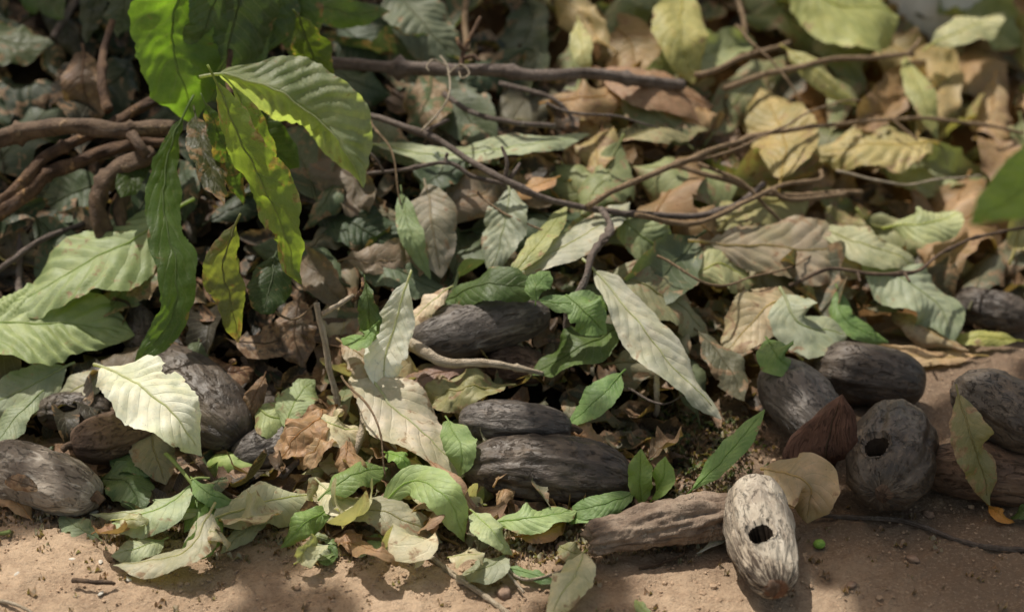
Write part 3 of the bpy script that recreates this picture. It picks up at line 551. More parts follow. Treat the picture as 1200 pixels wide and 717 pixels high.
# ------------------------------------------------------------------ filler leaves of the heap (each its own thing)
NHERO = len(THINGS)
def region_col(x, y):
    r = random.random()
    if y < 260 and x < 330: pal = [(.025,.045,.02),(.03,.06,.025),(.045,.04,.028),(.04,.065,.03)]  # deep shade of the upper left painted into these leaf colours
    elif x > 640 and y < 300-(x-640)*.02: pal = [(.36,.27,.13),(.28,.25,.11),(.34,.22,.12),(.32,.32,.16),(.22,.25,.10),(.26,.16,.08),(.24,.26,.12),(.20,.22,.09)]  # warm glow of the upper right painted into these leaf colours
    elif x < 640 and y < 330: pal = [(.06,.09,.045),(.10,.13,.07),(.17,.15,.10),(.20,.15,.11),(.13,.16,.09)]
    elif x < 350: pal = [(.07,.05,.035),(.10,.06,.04),(.10,.13,.07),(.16,.12,.08),(.05,.04,.03)]  # left side, colours darkened to carry the hollow's shade
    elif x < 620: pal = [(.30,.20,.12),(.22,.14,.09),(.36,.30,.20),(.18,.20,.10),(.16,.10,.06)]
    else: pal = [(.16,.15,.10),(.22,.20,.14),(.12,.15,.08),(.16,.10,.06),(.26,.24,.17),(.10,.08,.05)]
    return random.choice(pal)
def cname(c):
    r, g, b = c; l = (r+g+b)/3
    if g > r*1.12: h = 'green' if g > 1.5*b else 'grey green'
    elif g > r*.86: h = 'olive'
    elif g > r*.68: h = 'tan' if l > .15 else 'brown'
    else: h = 'russet brown'
    return (('dark ' if l < .075 else 'dull ' if l < .17 else 'light ')+h)
USED = {}
def auto_label(c, size, px, py, what='leaf'):
    cand = sorted(THINGS[:NHERO+40], key=lambda t: (t[0]-px)**2+(t[1]-py)**2)
    for k in range(14):
        t = cand[k]; dx, dy = px-t[0], py-t[1]
        d = ('just right of' if dx > 0 else 'just left of') if abs(dx) > abs(dy) else ('just below' if dy > 0 else 'just above')
        lb = f'{size} {cname(c)} {what} {d} the {t[2]}'
        if len(lb.split()) > 16: continue
        if lb not in USED: USED[lb] = 1; return lb
    return None
def ok_fill(x, y):
    lim = np.interp(x, [0,150,400,600,800,950,1100,1200], [560,590,600,590,520,400,345,330]); return y < lim
for k in range(28):
    x = random.uniform(330, 575); y = random.uniform(470, 640) if k % 3 else random.uniform(560, 650)
    if k > 23: x = random.uniform(110, 330); y = random.uniform(585, 640)
    Lp = random.uniform(34, 72); a = random.uniform(0, 6.28); fx, fy = math.cos(a), math.sin(a)*.7
    c = random.choice([(.55,.50,.36),(.44,.42,.28),(.36,.26,.17),(.42,.42,.28),(.26,.16,.10),(.62,.58,.46),(.50,.44,.32)])
    pts = [(x-fx*Lp/2, y-fy*Lp/2, random.uniform(.004,.03)), (x, y, random.uniform(.015,.05)), (x+fx*Lp/2, y+fy*Lp/2, random.uniform(.003,.03))]
    lb = auto_label(c, random.choice(['crumpled', 'torn', 'shrivelled']), x, y) or 'small torn pale leaf in the sunny patch at the front of the heap'
    leaf(pts, random.uniform(14, 30), c, dry=random.uniform(.1,.5), roll=random.uniform(-40,40), curl=random.choice([-1,1])*random.uniform(.6,1.8), wave=random.uniform(.2,.5), rag=random.uniform(.08,.18),
         corr=.01, crumple=random.choice([.06,.12,.18]), label=lb, hi=False, group='fallen leaves of the heap')
nf = 0; tries = 0; placed = []
while nf < 185 and tries < 6000:
    tries += 1
    x = random.uniform(-40, 1240); y = random.uniform(-30, 600)
    if not ok_fill(x, y): continue
    if x < 1250 and 120 < x < 260 and 30 < y < 130 and random.random() < .6: continue
    if 230 < x < 345 and 240 < y < 430 and random.random() < .5: continue
    md = min([math.hypot(x-a, y-b) for a, b in placed] or [99])
    if md < 29: continue
    placed.append((x, y))
    far = y < 250
    Lp = random.uniform(80, 165)*(1.0 if y < 330 else .72); wp = Lp*random.uniform(.30, .48)
    a = random.uniform(0, 2*math.pi); fx = math.cos(a); fy = math.sin(a)*.75
    if y > 480: Lp *= .7; wp *= .7
    h = random.uniform(.005, .035) if y > 330 else random.uniform(.01, .055)
    pts = [(x-fx*Lp/2, y-fy*Lp/2, h+random.uniform(-.005,.015)), (x+random.uniform(-8,8), y+random.uniform(-8,8), h+random.uniform(.0,.025)), (x+fx*Lp/2, y+fy*Lp/2, h+random.uniform(-.01,.01))]
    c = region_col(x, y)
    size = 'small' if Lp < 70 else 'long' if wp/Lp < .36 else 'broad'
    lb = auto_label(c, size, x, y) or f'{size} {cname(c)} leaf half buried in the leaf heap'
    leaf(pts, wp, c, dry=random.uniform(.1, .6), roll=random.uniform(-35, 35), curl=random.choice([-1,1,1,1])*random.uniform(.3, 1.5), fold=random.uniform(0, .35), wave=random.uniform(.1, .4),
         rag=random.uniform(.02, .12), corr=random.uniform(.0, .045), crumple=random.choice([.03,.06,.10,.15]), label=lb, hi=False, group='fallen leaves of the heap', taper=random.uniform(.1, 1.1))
    nf += 1

# ------------------------------------------------------------------ pods
def pod(a, b, w, kind, label, nm, h=None, ridge=.05, lump=.05, hole=None, taper=(1.0, 1.0), stub=None, tilt=0, seed=None, squash=.95, hi=False, crack=.0, name='cocoa_pod', group='dried cocoa pods'):
    """a, b: end pixels (a = stalk end); w: diameter in pixels; lies with its underside on the heap"""
    seed = random.random()*50 if seed is None else seed
    mid0 = P((a[0]+b[0])/2, (a[1]+b[1])/2, 0); r = w*.5*K*depth(mid0)
    hh = (h if h is not None else r*.76)
    A = P(a[0], a[1], hh); B = P(b[0], b[1], hh+tilt)
    ax = unit(B-A); Ln = np.linalg.norm(B-A); C0 = (A+B)/2
    up = unit(np.array([0, 0, 1.])-ax*ax[2]); sd = np.cross(ax, up)
    nu, nv = (150, 160) if hi else (84, 80)
    V = []; uv = []
    random.seed(int(Ln*1e7)+int(a[0])); bendv = up*random.uniform(-.12,.05)+sd*random.uniform(-.16,.16)
    if hole is not None:
        hu, hang, hr = hole     # position along pod, angle from up toward sd, radius (m)
    fm_v = []
    for i in range(nu):
        t = i/(nu-1); th = math.pi*t
        x = -math.cos(th)*Ln/2
        e = .62 if t < .5 else .66
        pr = math.sin(th)**e if 0 < t < 1 else 0
        pr *= (taper[0]*(1-t)+taper[1]*t)
        wr = .024 if kind != 'pale' else .012+.075*max(0, min(1, (t-.58)/.2))
        for j in range(nv):
            w_ = 2*math.pi*j/nv+math.pi; cw, sw = math.cos(w_), math.sin(w_)
            dvec = up*cw*squash+sd*sw
            nz = noise.fractal(Vector((x/r*.7+seed, cw*.8, sw*.8+seed)), 1.0, 2.0, 4)
            nw = noise.fractal(Vector((x/r*1.3+seed, cw*5, sw*5+seed)), 1.0, 2.0, 3)+.5*noise.fractal(Vector((x/r*3+seed, cw*12, sw*12+seed)), 1.0, 2.0, 2)
            rg = math.cos(10*w_+.5*math.sin(x/r*1.5+seed))*ridge*(.55+.45*math.cos(w_*5+seed))
            nd = noise.noise(Vector((x/r*1.4+seed*2, cw*1.6, sw*1.6-seed))); rr = r*pr*(1+rg+1.5*lump*nz-.16*max(0, nd-.15)+wr*nw)
            p = ax*x+dvec*rr+bendv*(x*x/(Ln*Ln)-.12)*Ln+ax*Ln*.03*noise.noise(Vector((cw*1.5+seed, sw*1.5, t*2)))*math.sin(th); V.append(p); uv.append((t, j/nv)); fm_v.append(0.)
    V = np.array(V); 
    if hole is not None:
        i0 = int(hu*(nu-1)); j0 = int((((hang+180) % 360)/360)*nv); c = V[i0*nv+j0].copy()
        inn = -unit(c-ax*np.dot(c, ax)); tn = ax; bn = np.cross(inn, ax)
        for k in range(len(V)):
            dv = V[k]-c; depth_in = np.dot(dv, inn)
            if depth_in > r*.9: continue
            q = math.hypot(np.dot(dv, tn)*.92, np.dot(dv, bn)); q *= 1+.10*noise.noise(Vector((V[k][0]*160, V[k][1]*160, V[k][2]*160)))
            if abs(q/hr-1) < .11:
                V[k] = V[k]+(ax*np.dot(dv, tn)+bn*np.dot(dv, bn))*(hr/q-1)*1.0; V[k] = V[k]-inn*r*.02; continue
            if q < hr*1.5:
                if .70 < q/hr < .90: V[k] = V[k]+inn*.0035; continue
                if q < hr:
                    s = 1-(q/hr)**6; V[k] = V[k]+inn*(r*1.15*s+.002); fm_v[k] = 1.
                else:
                    s = math.exp(-((q-hr)/(hr*.16))**2); V[k] = V[k]-inn*r*.035*s
        # widen the bottom of the cavity a little so that it reads hollow
    F = gridfaces(nu, nv, True); fm_v = np.array(fm_v)
    fm = [1 if fm_v[list(f)].max() > .5 else 0 for f in F] if hole is not None else None
    root = bpy.data.objects.new(name, None); COL.objects.link(root); root.location = C0-np.array([0, 0, hh]); root.empty_display_size = .02
    off = np.array([0, 0, hh])
    me = mesh('husk', V+off, F, None, uv, mats=[M_POD[kind], M_HOLE], fm=fm)
    link('husk', me, root)
    # stalk stub
    if stub is None: stub = .010
    s0 = -ax*Ln*.48; pts = spline([s0, s0-ax*stub*.6+up*.001, s0-ax*stub*1.2-up*.003], 8)
    link('stalk', tube_mesh('stalk', pts+off, np.interp(np.linspace(0,1,8), [0,.5,1], [r*.20, r*.13, r*.15]), M_BARK, 10, .3, seed), root)
    if hi:                                            # dried blossom scar at the near tip
        s1 = ax*Ln*.485; pts = spline([s1*.985, s1+ax*.004], 5)
        link('tip_scar', tube_mesh('tip_scar', pts+off, np.array([r*.24, r*.24, r*.22, r*.17, r*.10]), M_POD['brown'], 18, .3, seed), root)
    tag(root, label, 'pod', group); THINGS.append((*to_px(C0), nm))
    return root
pod((483,402),(643,364), 68, 'grey', 'smooth dark grey pod with silvery sheen, highest of the centre pods', 'silvery dark grey pod', h=.055, ridge=.012, lump=.03)
pod((568,425),(640,432), 48, 'brown', 'small brown pod half hidden below the silvery dark grey pod', 'half hidden small pod', h=.02)
pod((670,502),(538,490), 54, 'grey', 'slender grey brown pod lying just above the longest dark pod', 'slender grey brown pod', h=.05, taper=(.95,1.0), lump=.04)
pod((740,560),(545,546), 84, 'dark', 'longest dark pod, cracked near its left end, at bottom centre', 'longest dark pod', hi=True, ridge=.05, lump=.05)
pod((180,422),(284,515), 92, 'dark', 'big charcoal dark pod under the cream jagged leaf', 'big charcoal pod', ridge=.03, lump=.07)
pod((84,522),(182,500), 58, 'brown', 'small reddish brown pod with deep ridges at lower left', 'deeply ridged brown pod', ridge=.07, lump=.03, h=.045)
pod((112,582),(-16,540), 76, 'fibre', 'grey fibrous weathered pod lying on the soil at the left edge', 'grey fibrous pod', hi=True, ridge=.02, lump=.08, taper=(.92,1.05))
pod((380,505),(272,538), 56, 'grey', 'cracked grey pod partly covered by crumpled tan leaves', 'cracked grey pod', ridge=.03, lump=.08)
pod((130,482),(45,482), 48, 'dark', 'nearly black pod buried under grey leaves left of the charcoal pod', 'buried black pod', h=.03)
pod((150,360),(172,410), 46, 'dark', 'dark pod end showing behind the long strap shaped leaf', 'pod end behind strap leaf', h=.02)
pod((905,432),(978,512), 74, 'grey', 'small dull grey pod slanting under the fresh green leaf', 'slanting grey pod', ridge=.03, h=.045, lump=.06)
pod((953,428),(1084,452), 74, 'dark', 'plump dark brown pod lying behind the holed dark pod', 'plump dark brown pod', ridge=.03, h=.035, lump=.05)
pod((1056,490),(1034,578), 100, 'dark', 'round dark brown pod with a dark hole, standing near the right edge', 'holed brown pod', hole=(.68, 24, .0165), hi=True, ridge=.04, lump=.05, h=.05)
pod((1128,452),(1226,512), 80, 'dark', 'dark ridged pod cut off by the right edge, on top of another pod', 'upper right edge pod', ridge=.04, h=.085)
pod((1078,545),(1250,568), 72, 'brown', 'long brown pod lying on the soil below the upper right edge pod', 'lower right edge pod', ridge=.03, h=.03)
L('reddish brown thick dry leaf leaning between the slanting grey pod and the holed pod', 'reddish brown leaning leaf', [(974,580,.006),(966,530,.06),(985,462,.12)], 84, (.10,.05,.035), dry=.0, curl=1.0, wave=.08, rag=.02, corr=.0, stalk=.01, taper=.05, ribk=.6, mat=M_POD['red'])
pod((1118,352),(1206,375), 54, 'dark', 'distant charcoal pod at the right edge beyond the other pods', 'distant charcoal pod', ridge=.03, h=.02, lump=.1)
pod((881,568),(906,690), 88, 'pale', 'sun bleached cream pod with a round black hole at the front', 'bleached holed pod', hole=(.64, 12, .0158), hi=True, ridge=.02, lump=.06, taper=(1.0,.82), h=.036)

def ball(name, c, rx, ry, rz, mat, label, cat, amp=.05, ang=0., group=None, kind_parts=True, n=22):
    V = []; F = []
    for i in range(n):
        th = math.pi*i/(n-1)
        for j in range(n):
            w = 2*math.pi*j/n; d = np.array([math.sin(th)*math.cos(w), math.sin(th)*math.sin(w), math.cos(th)])
            k = 1+amp*noise.noise(Vector(d*1.8+c*40)); x, y, z = d[0]*rx*k, d[1]*ry*k, d[2]*rz*k
            V.append((x*math.cos(ang)-y*math.sin(ang), x*math.sin(ang)+y*math.cos(ang), z))
    o = link(name, mesh(name, V, gridfaces(n, n, True), mat), None, c); tag(o, label, cat, group); return o
M_GREENP = plain('green_pod_skin', (.17,.24,.06), (.30,.36,.12), 90, .6, .35)
gp = ball('green_pod', P(273,548,.012), .030, .0165, .016, M_GREENP, 'small unripe green pod lying left of the cracked grey pod', 'pod', .1, -.35)
p0 = np.array([-.028, .010, 0.]); link('stalk', tube_mesh('stalk', spline([p0, p0+np.array([-.008,.003,.002]), p0+np.array([-.014,.006,.004])], 6), np.full(6, .0025), M_BARK, 8), gp)
ball('green_seed', P(960,637,.005), .0062, .0052, .0048, plain('seed_green', (.16,.32,.05), (.26,.42,.08), 300, .55, .3), 'tiny round bright green seed on the soil right of the bleached pod', 'seed', .05)

# ------------------------------------------------------------------ branches and twigs
def branch(pts, r0, r1, mat, label, nm, subs=(), name='twig', wob=.006, ns=10, n=None, cat='twig', bump=.18, knots=0):
    C = spline([P(*p) for p in pts], n or max(14, 8*len(pts))); base = C[0].copy(); sd = random.random()*40
    sc = K*depth(C[len(C)//2]); t = np.linspace(0, 1, len(C))
    C = C+fnoise(C, 14, wob, sd)*np.sin(t*math.pi)[:, None]**.5
    rad = np.interp(t, [0, 1], [r0*sc, r1*sc])*(.84 if r0 < 6 else 1)*(1+.10*np.array([noise.noise(Vector((x*9+sd, 0, 0))) for x in t]))
    for kx in range(knots):
        k0 = random.uniform(.08, .92); rad *= 1+.45*np.exp(-((t-k0)/.012)**2)
    root = bpy.data.objects.new(name, None); COL.objects.link(root); root.location = base; root.empty_display_size = .01
    link('stem', tube_mesh('stem', C-base, rad, mat, ns, bump, sd), root)
    for (q, a, b) in subs:
        Cs = spline([P(*p) for p in q], 6*len(q)); 
        link('side_shoot', tube_mesh('side_shoot', Cs-base, np.linspace(a*sc, b*sc, len(Cs)), mat, 8, bump, sd+3), root)
    tag(root, label, cat); THINGS.append((*to_px(C[len(C)//2]), nm)); return root
br = dict(name='branch', cat='branch')
branch([(-60,180,.12),(20,160,.13),(80,150,.14),(140,152,.14),(205,150,.13)], 11, 9, M_BARK, 'thick smooth brown branch, uppermost of those at the left edge', 'thick smooth brown branch', ns=16, knots=2, n=60, subs=[([(150,152,.13),(162,168,.15),(172,182,.14)],7,6)], **br)
branch([(-50,262,.09),(10,226,.10),(60,182,.11),(120,150,.11),(200,108,.10)], 8, 6, M_BARKR, 'brown branch rising right, crossing behind the thick smooth branch', 'rising brown branch', ns=14, knots=3, n=60, **br)
branch([(-40,275,.08),(20,238,.09),(60,205,.10),(110,182,.10),(160,170,.10),(200,168,.09)], 9, 6, M_BARKR, 'rough branch with torn orange bark, lowest at the left edge', 'torn orange bark branch', ns=14, bump=.35, knots=3, n=60, **br)
branch([(105,350,.01),(122,300,.05),(115,250,.09),(122,218,.11),(145,198,.12),(178,180,.12)], 10, 11.5, M_BARK, 'gnarled brown stub curving down from the left branches', 'gnarled curving stub', ns=16, bump=.3, knots=2, subs=[([(150,300,.05),(140,250,.08),(148,225,.09)],8,7)], **br)
branch([(128,130,.12),(118,95,.13),(122,60,.13),(132,25,.13)], 6, 4, M_BARKR, 'thin brown twig rising beside the mauve upright leaf', 'thin brown rising twig', knots=2)
branch([(62,45,.06),(78,22,.06),(105,-20,.05)], 5, 6, M_TWIG, 'short grey stick at the top left corner', 'short grey corner stick')
branch([(22,232,.05),(23,290,.05),(22,350,.04)], 5, 5, M_TWIG, 'straight grey upright stick near the left edge', 'straight grey upright stick', knots=1)
branch([(-20,330,.05),(8,308,.06),(45,285,.06),(98,262,.04)], 4.5, 4, M_TWIG, 'grey brown twig crossing the upright stick', 'twig crossing upright stick')
branch([(360,72,.09),(420,78,.10),(490,82,.11),(570,84,.11),(650,88,.11),(720,92,.10),(800,100,.08)], 7.5, 7, M_TWIG, 'long grey brown branch lying level across the top centre', 'long level top branch', ns=12, knots=4, n=60, **br)
branch([(380,98,.10),(412,128,.10),(455,143,.11),(500,160,.11),(545,184,.11),(592,211,.11),(640,232,.10),(700,244,.09),(770,254,.08),(850,246,.08),(895,216,.08)], 4.5, 4.5, M_TWIG, 'long grey branch running diagonally down through the centre to a fork', 'long diagonal grey branch', ns=12, knots=6, n=90,
       subs=[([(592,211,.11),(594,190,.13),(588,172,.14)],3,1.8),([(595,212,.11),(603,202,.12),(609,192,.12)],3,2),([(495,157,.11),(510,148,.12),(526,140,.12)],3,2.2),([(412,128,.10),(411,140,.10),(410,150,.10)],3.5,3)], **br)
branch([(688,243,.10),(720,222,.11),(765,202,.11),(830,178,.11),(892,156,.11),(960,147,.10),(1030,140,.09),(1100,138,.08),(1200,156,.06)], 4.2, 2.4, M_WARM, 'long thin tan twig running right from the fork to the right edge', 'long thin tan twig', knots=6, n=80, subs=[([(1043,138,.10),(1055,148,.10),(1075,164,.10)],2,1.6)])
branch([(430,204,.10),(470,202,.10),(522,191,.11),(555,206,.10),(592,216,.09)], 2.4, 3.4, M_TWIG, 'thin tan twig joining the diagonal branch from the left', 'thin joining twig', knots=2, subs=[([(450,202,.10),(440,186,.12),(426,172,.13)],1.6,1.2),([(522,192,.11),(523,184,.115),(524,180,.12)],2.6,2)])
branch([(494,154,.12),(515,130,.13),(526,108,.14),(524,78,.14),(516,66,.14)], 1.6, 1.2, M_STICK, 'wiry curling tendril standing in front of the level branch', 'curling tendril', subs=[([(524,78,.14),(508,70,.15),(500,78,.15),(503,84,.15)],1.2,.8),([(524,88,.14),(540,76,.15),(550,86,.15),(541,92,.15),(538,84,.15)],1.2,.8)], wob=.003)
branch([(540,78,.13),(545,60,.14),(552,42,.15),(563,20,.16)], 4, 2.4, M_BARKR, 'broken reddish twig tip pointing up over the level branch', 'broken reddish tip', knots=2, subs=[([(545,60,.14),(538,52,.15),(536,45,.15)],3,2),([(545,68,.14),(555,66,.15),(562,72,.15)],3,2)])
branch([(545,-20,.08),(546,20,.08),(548,60,.07)], 4.5, 4.5, M_WARM, 'upright grey stick behind the broken reddish twig tip', 'upright stick behind reddish tip')
branch([(520,110,.07),(560,132,.08),(600,142,.08),(650,148,.07)], 4, 3.5, M_TWIG, 'brown twig lying in shade between the level and diagonal branches', 'shaded middle twig')
branch([(585,98,.06),(640,112,.07),(668,135,.06),(672,150,.05)], 4, 3, M_TWIG, 'dull curved twig under the level branch', 'dull curved twig')
branch([(704,244,.10),(714,268,.11),(696,300,.12),(690,330,.11),(672,362,.09),(664,388,.06)], 4.6, 5.2, M_TWIG, 'upright knobbly twig dropping from the fork to the centre pod', 'knobbly dropping twig', knots=6, ns=12, bump=.3, subs=[([(706,285,.12),(712,282,.13)],2.4,1.6)])
branch([(818,192,.09),(870,215,.10),(905,245,.09),(928,275,.07)], 3, 2.4, M_WARM, 'thin twig slanting down right under the long tan twig', 'thin down slanting twig')
branch([(745,252,.10),(820,262,.09),(870,238,.10),(905,222,.10),(958,212,.09),(962,200,.09)], 4, 3, M_WARM, 'forked tan twig lying over the right of the diagonal branch', 'forked tan twig', subs=[([(905,222,.10),(925,234,.09),(990,228,.08)],3,3)])
branch([(790,192,.07),(850,212,.08),(905,228,.07),(1010,226,.06)], 4, 4, M_WARM, 'straight faded stick lying level below the thin tan twig', 'straight faded stick')
branch([(815,88,.08),(865,72,.09),(925,50,.08)], 4, 3.4, M_WARM, 'faded stick at the upper right beside the broad yellow leaf', 'upper faded stick')
branch([(850,104,.08),(920,82,.09),(985,70,.10),(1070,64,.09)], 4.5, 3.6, M_WARM, 'long faded stick below the large yellow green top leaf', 'long faded stick', subs=[([(1062,64,.09),(1072,55,.10),(1078,46,.10)],2.5,2)])
branch([(862,-10,.08),(868,15,.08),(873,44,.07)], 4, 3.4, M_WARM, 'short faded upright stick at the top right of centre', 'short faded upright stick')
branch([(925,335,.07),(975,318,.09),(1030,322,.10),(1075,315,.11),(1105,292,.11),(1150,278,.10),(1220,262,.09)], 2.6, 2.2, M_BARK, 'bare dark twig with buds curving over the right slope', 'bare dark twig', knots=8, subs=[([(1005,320,.10),(1008,330,.10)],1.8,1.2),([(1060,320,.11),(1066,330,.11)],1.8,1.2)])
branch([(480,402,.08),(498,414,.08),(525,425,.075),(580,428,.07),(636,438,.05)], 7.5, 2.8, M_STICK, 'pale stem tapering right under the silvery dark grey pod', 'pale tapering stem', knots=1)
branch([(371,355,.15),(380,395,.12),(388,430,.09),(398,480,.05)], 4.6, 4.2, M_STICK, 'straight pale cream stick leaning upright in the sunny pile', 'straight pale cream stick', knots=3, subs=[([(378,368,.14),(395,358,.15),(414,346,.15)],3.4,2.6)])
branch([(420,470,.07),(425,500,.06),(408,548,.03)], 4.5, 7, M_STICK, 'short thick cream stick standing below the pale grey leaf', 'short thick cream stick')
branch([(414,352,.14),(422,340,.17),(424,326,.17)], 3, 2, M_BARKR, 'knobbly brown shoot tip above the shredded green leaf', 'knobbly shoot tip', knots=3)
branch([(458,606,.015),(475,628,.012),(505,652,.008),(545,682,.006),(600,722,.006)], 3.4, 4.0, M_STICK, 'long tan twig lying on the soil towards the bottom edge', 'long soil twig', knots=5, subs=[([(478,630,.012),(490,622,.012)],2.6,2)])
branch([(590,660,.012),(605,676,.012),(622,680,.010),(661,665,.012)], 2.2, 1.8, M_STICK, 'small forked tan twig on the soil beside the cream leaf', 'small forked soil twig', subs=[([(592,668,.012),(604,682,.008),(614,694,.006)],2,1.6)])
branch([(948,604,.006),(1000,606,.007),(1050,608,.007),(1085,618,.006),(1125,634,.006),(1165,642,.006),(1220,644,.006)], 3.2, 3.4, M_TWIG, 'long grey vine curving over the bare soil at the right', 'long grey vine', knots=4, wob=.003)
branch([(750,666,.004),(775,658,.005),(802,648,.005)], 2.4, 2, M_BARK, 'short dark twig on the soil below the weathered log', 'short dark soil twig')
branch([(85,680,.006),(108,684,.008),(134,684,.006)], 3.5, 3, M_BARK, 'short dark curved stick on the sunlit soil at lower left', 'short dark curved stick')
branch([(-5,702,.004),(12,706,.005),(38,718,.004)], 3.4, 2, M_STICK, 'pale twig end at the bottom left corner', 'pale corner twig')
branch([(-12,622,.006),(12,622,.006)], 3, 3, plain('stalk_green', (.20,.26,.08), (.28,.33,.12), 90), 'stubby yellow green stalk at the left edge on the soil', 'stubby green stalk')
branch([(770,440,.06),(770,462,.05),(768,486,.02)], 4, 4, M_STICK, 'short pale upright stick in the litter right of the smooth green blade', 'short pale upright stick')
branch([(205,505,.05),(235,545,.03),(262,578,.02),(300,590,.02)], 5, 4, M_BARK, 'brown stem lying behind the wilting sprig', 'brown stem behind sprig')
branch([(194,532,.06),(212,552,.055),(224,565,.05),(246,590,.035)], 3, 2, plain('stem_green', (.14,.20,.05), (.22,.26,.08), 90), 'green stem tip of the wilting sprig at lower left', 'sprig stem', subs=[([(222,563,.05),(232,560,.05),(246,560,.05)],2,1.6)])
branch([(330,560,.03),(350,540,.04),(366,530,.04)], 5, 4, M_TWIG, 'grey twig piece under the cracked grey pod', 'grey piece under cracked pod')
branch([(300,-60,0,.36),(262,-62,0,.36),(215,-58,0,.35),(160,-70,0,.32),(60,-110,0,.25)], 8, 12, M_BARK, 'brown branch above the frame carrying the hanging leaves', 'carrying branch', **br)
branch([(270,60,0,.31),(266,96,0,.31),(278,150,0,.30),(272,190,0,.26)], 4, 2.5, M_BARKR, 'brown stem of the hanging spray behind the ribbed leaf', 'stem of hanging spray', subs=[([(268,100,0,.31),(290,128,0,.30),(302,160,0,.29)],2.5,2)])

for q, r0, lb, nm in [
 ([(640,120,.10),(700,136,.11),(772,150,.09)], 2.2, 'fine pale twig lying under the smooth mauve brown leaf', 'fine twig under mauve leaf'),
 ([(560,225,.08),(620,262,.09),(700,300,.07)], 1.8, 'fine tan twig lying across the long grey sloping leaf', 'fine twig on sloping leaf'),
 ([(800,190,.11),(870,168,.12),(960,130,.12),(1010,118,.11)], 2.0, 'fine pale twig above the long tan twig at right', 'fine upper right twig'),
 ([(862,30,.10),(900,70,.11),(940,120,.10)], 2.2, 'fine faded twig crossing the long faded stick', 'fine crossing twig'),
 ([(980,200,.10),(1060,215,.11),(1150,205,.10)], 2.0, 'fine tan twig below the broad strongly ribbed leaf', 'fine twig below ribbed leaf'),
 ([(430,130,.10),(455,180,.11),(470,240,.09)], 1.8, 'fine dark twig crossing the diagonal branch near its left end', 'fine dark crossing twig'),
 ([(770,300,.09),(830,330,.10),(900,322,.09),(950,300,.08)], 2.0, 'fine brown twig lying left of the bare dark twig', 'fine brown slope twig'),
 ([(300,345,.09),(345,372,.10),(372,352,.10)], 2.2, 'fine dry twig above the thick dark brown hollow leaf', 'fine hollow twig'),
 ([(735,455,.05),(775,470,.06),(815,452,.05)], 1.8, 'fine straw twig beside the short pale upright stick', 'fine straw twig'),
 ([(400,440,.10),(440,500,.09),(452,560,.05)], 1.8, 'fine dry stem lying over the tan grey sloping leaf', 'fine dry stem')]:
    branch(q, r0, r0*.6, random.choice([M_WARM, M_STICK, M_TWIG]), lb, nm, knots=3, wob=.010)
# weathered log
def log():
    A, B = P(690,632,.028), P(868,600,.030); C = spline([A, (A*.55+B*.45)+np.array([0,0,.003]), B], 70); base = C[0].copy(); base[2] = 0
    t = np.linspace(0, 1, 70); rad = .5*K*2.0*np.interp(t, [0,.03,.2,.45,.7,1], [34,44,46,54,56,50]); V = []; uv = []; ns = 72
    T = unit(B-A); up = np.array([0,0,1.]); a = unit(np.cross(T, up)); b = np.cross(a, T)
    for i in range(70):
        for j in range(ns):
            w = 2*math.pi*j/ns
            k = 1+.30*noise.fractal(Vector((t[i]*3.2, math.cos(w)*2.2, math.sin(w)*2.2)), 1, 2, 5)+.13*noise.noise(Vector((t[i]*4, math.cos(w)*6, math.sin(w)*6)))+.05*noise.noise(Vector((t[i]*22, math.cos(w)*14, math.sin(w)*14)))
            e = .010*noise.noise(Vector((3, math.cos(w)*3, math.sin(w)*3)))*(1-min(1, t[i]/.15))
            V.append(C[i]-base+(a*math.cos(w)+b*math.sin(w)*.85)*rad[i]*k+T*e); uv.append((t[i]*.18, j/ns))
    F = gridfaces(70, ns, True)
    V.append(C[0]-base+T*.008); V.append(C[-1]-base); uv += [(0,.5),(0,.5)]
    for j in range(ns):
        F.append((70*ns, (j+1) % ns, j)); F.append((70*ns+1, 69*ns+j, 69*ns+(j+1) % ns))
    o = link('log', mesh('log', V, F, M_LOG, uv), None, base); tag(o, 'weathered greyish wooden log piece lying left of the bleached pod', 'log'); THINGS.append((770,615,'weathered log'))
log()

# pale concrete block at the top right, behind the heap
def block():
    c = P(1112, 26, 0.03); nx = 20; V = []; F = []
    import bmesh
    bm = bmesh.new(); bmesh.ops.create_cube(bm, size=1); 
    for v in bm.verts: v.co = Vector((v.co.x*.17, v.co.y*.12, v.co.z*.20))
    bmesh.ops.bevel(bm, geom=bm.edges[:], offset=.012, segments=3, affect='EDGES')
    bmesh.ops.subdivide_edges(bm, edges=bm.edges[:], cuts=3, use_grid_fill=True)
    for v in bm.verts: v.co += noise.noise_vector(v.co*18)*.005
    me = bpy.data.meshes.new('concrete_block'); bm.to_mesh(me); bm.free(); me.materials.append(plain('concrete', (.60,.56,.50), (.72,.68,.62), 70, .85, .2, .002))
    o = link('concrete_block', me, None, c+np.array([.01,.05,.01])); o.rotation_euler = (0, 0, R(-12)); tag(o, 'pale grey concrete block half buried in leaves at the top right', 'block')
block()

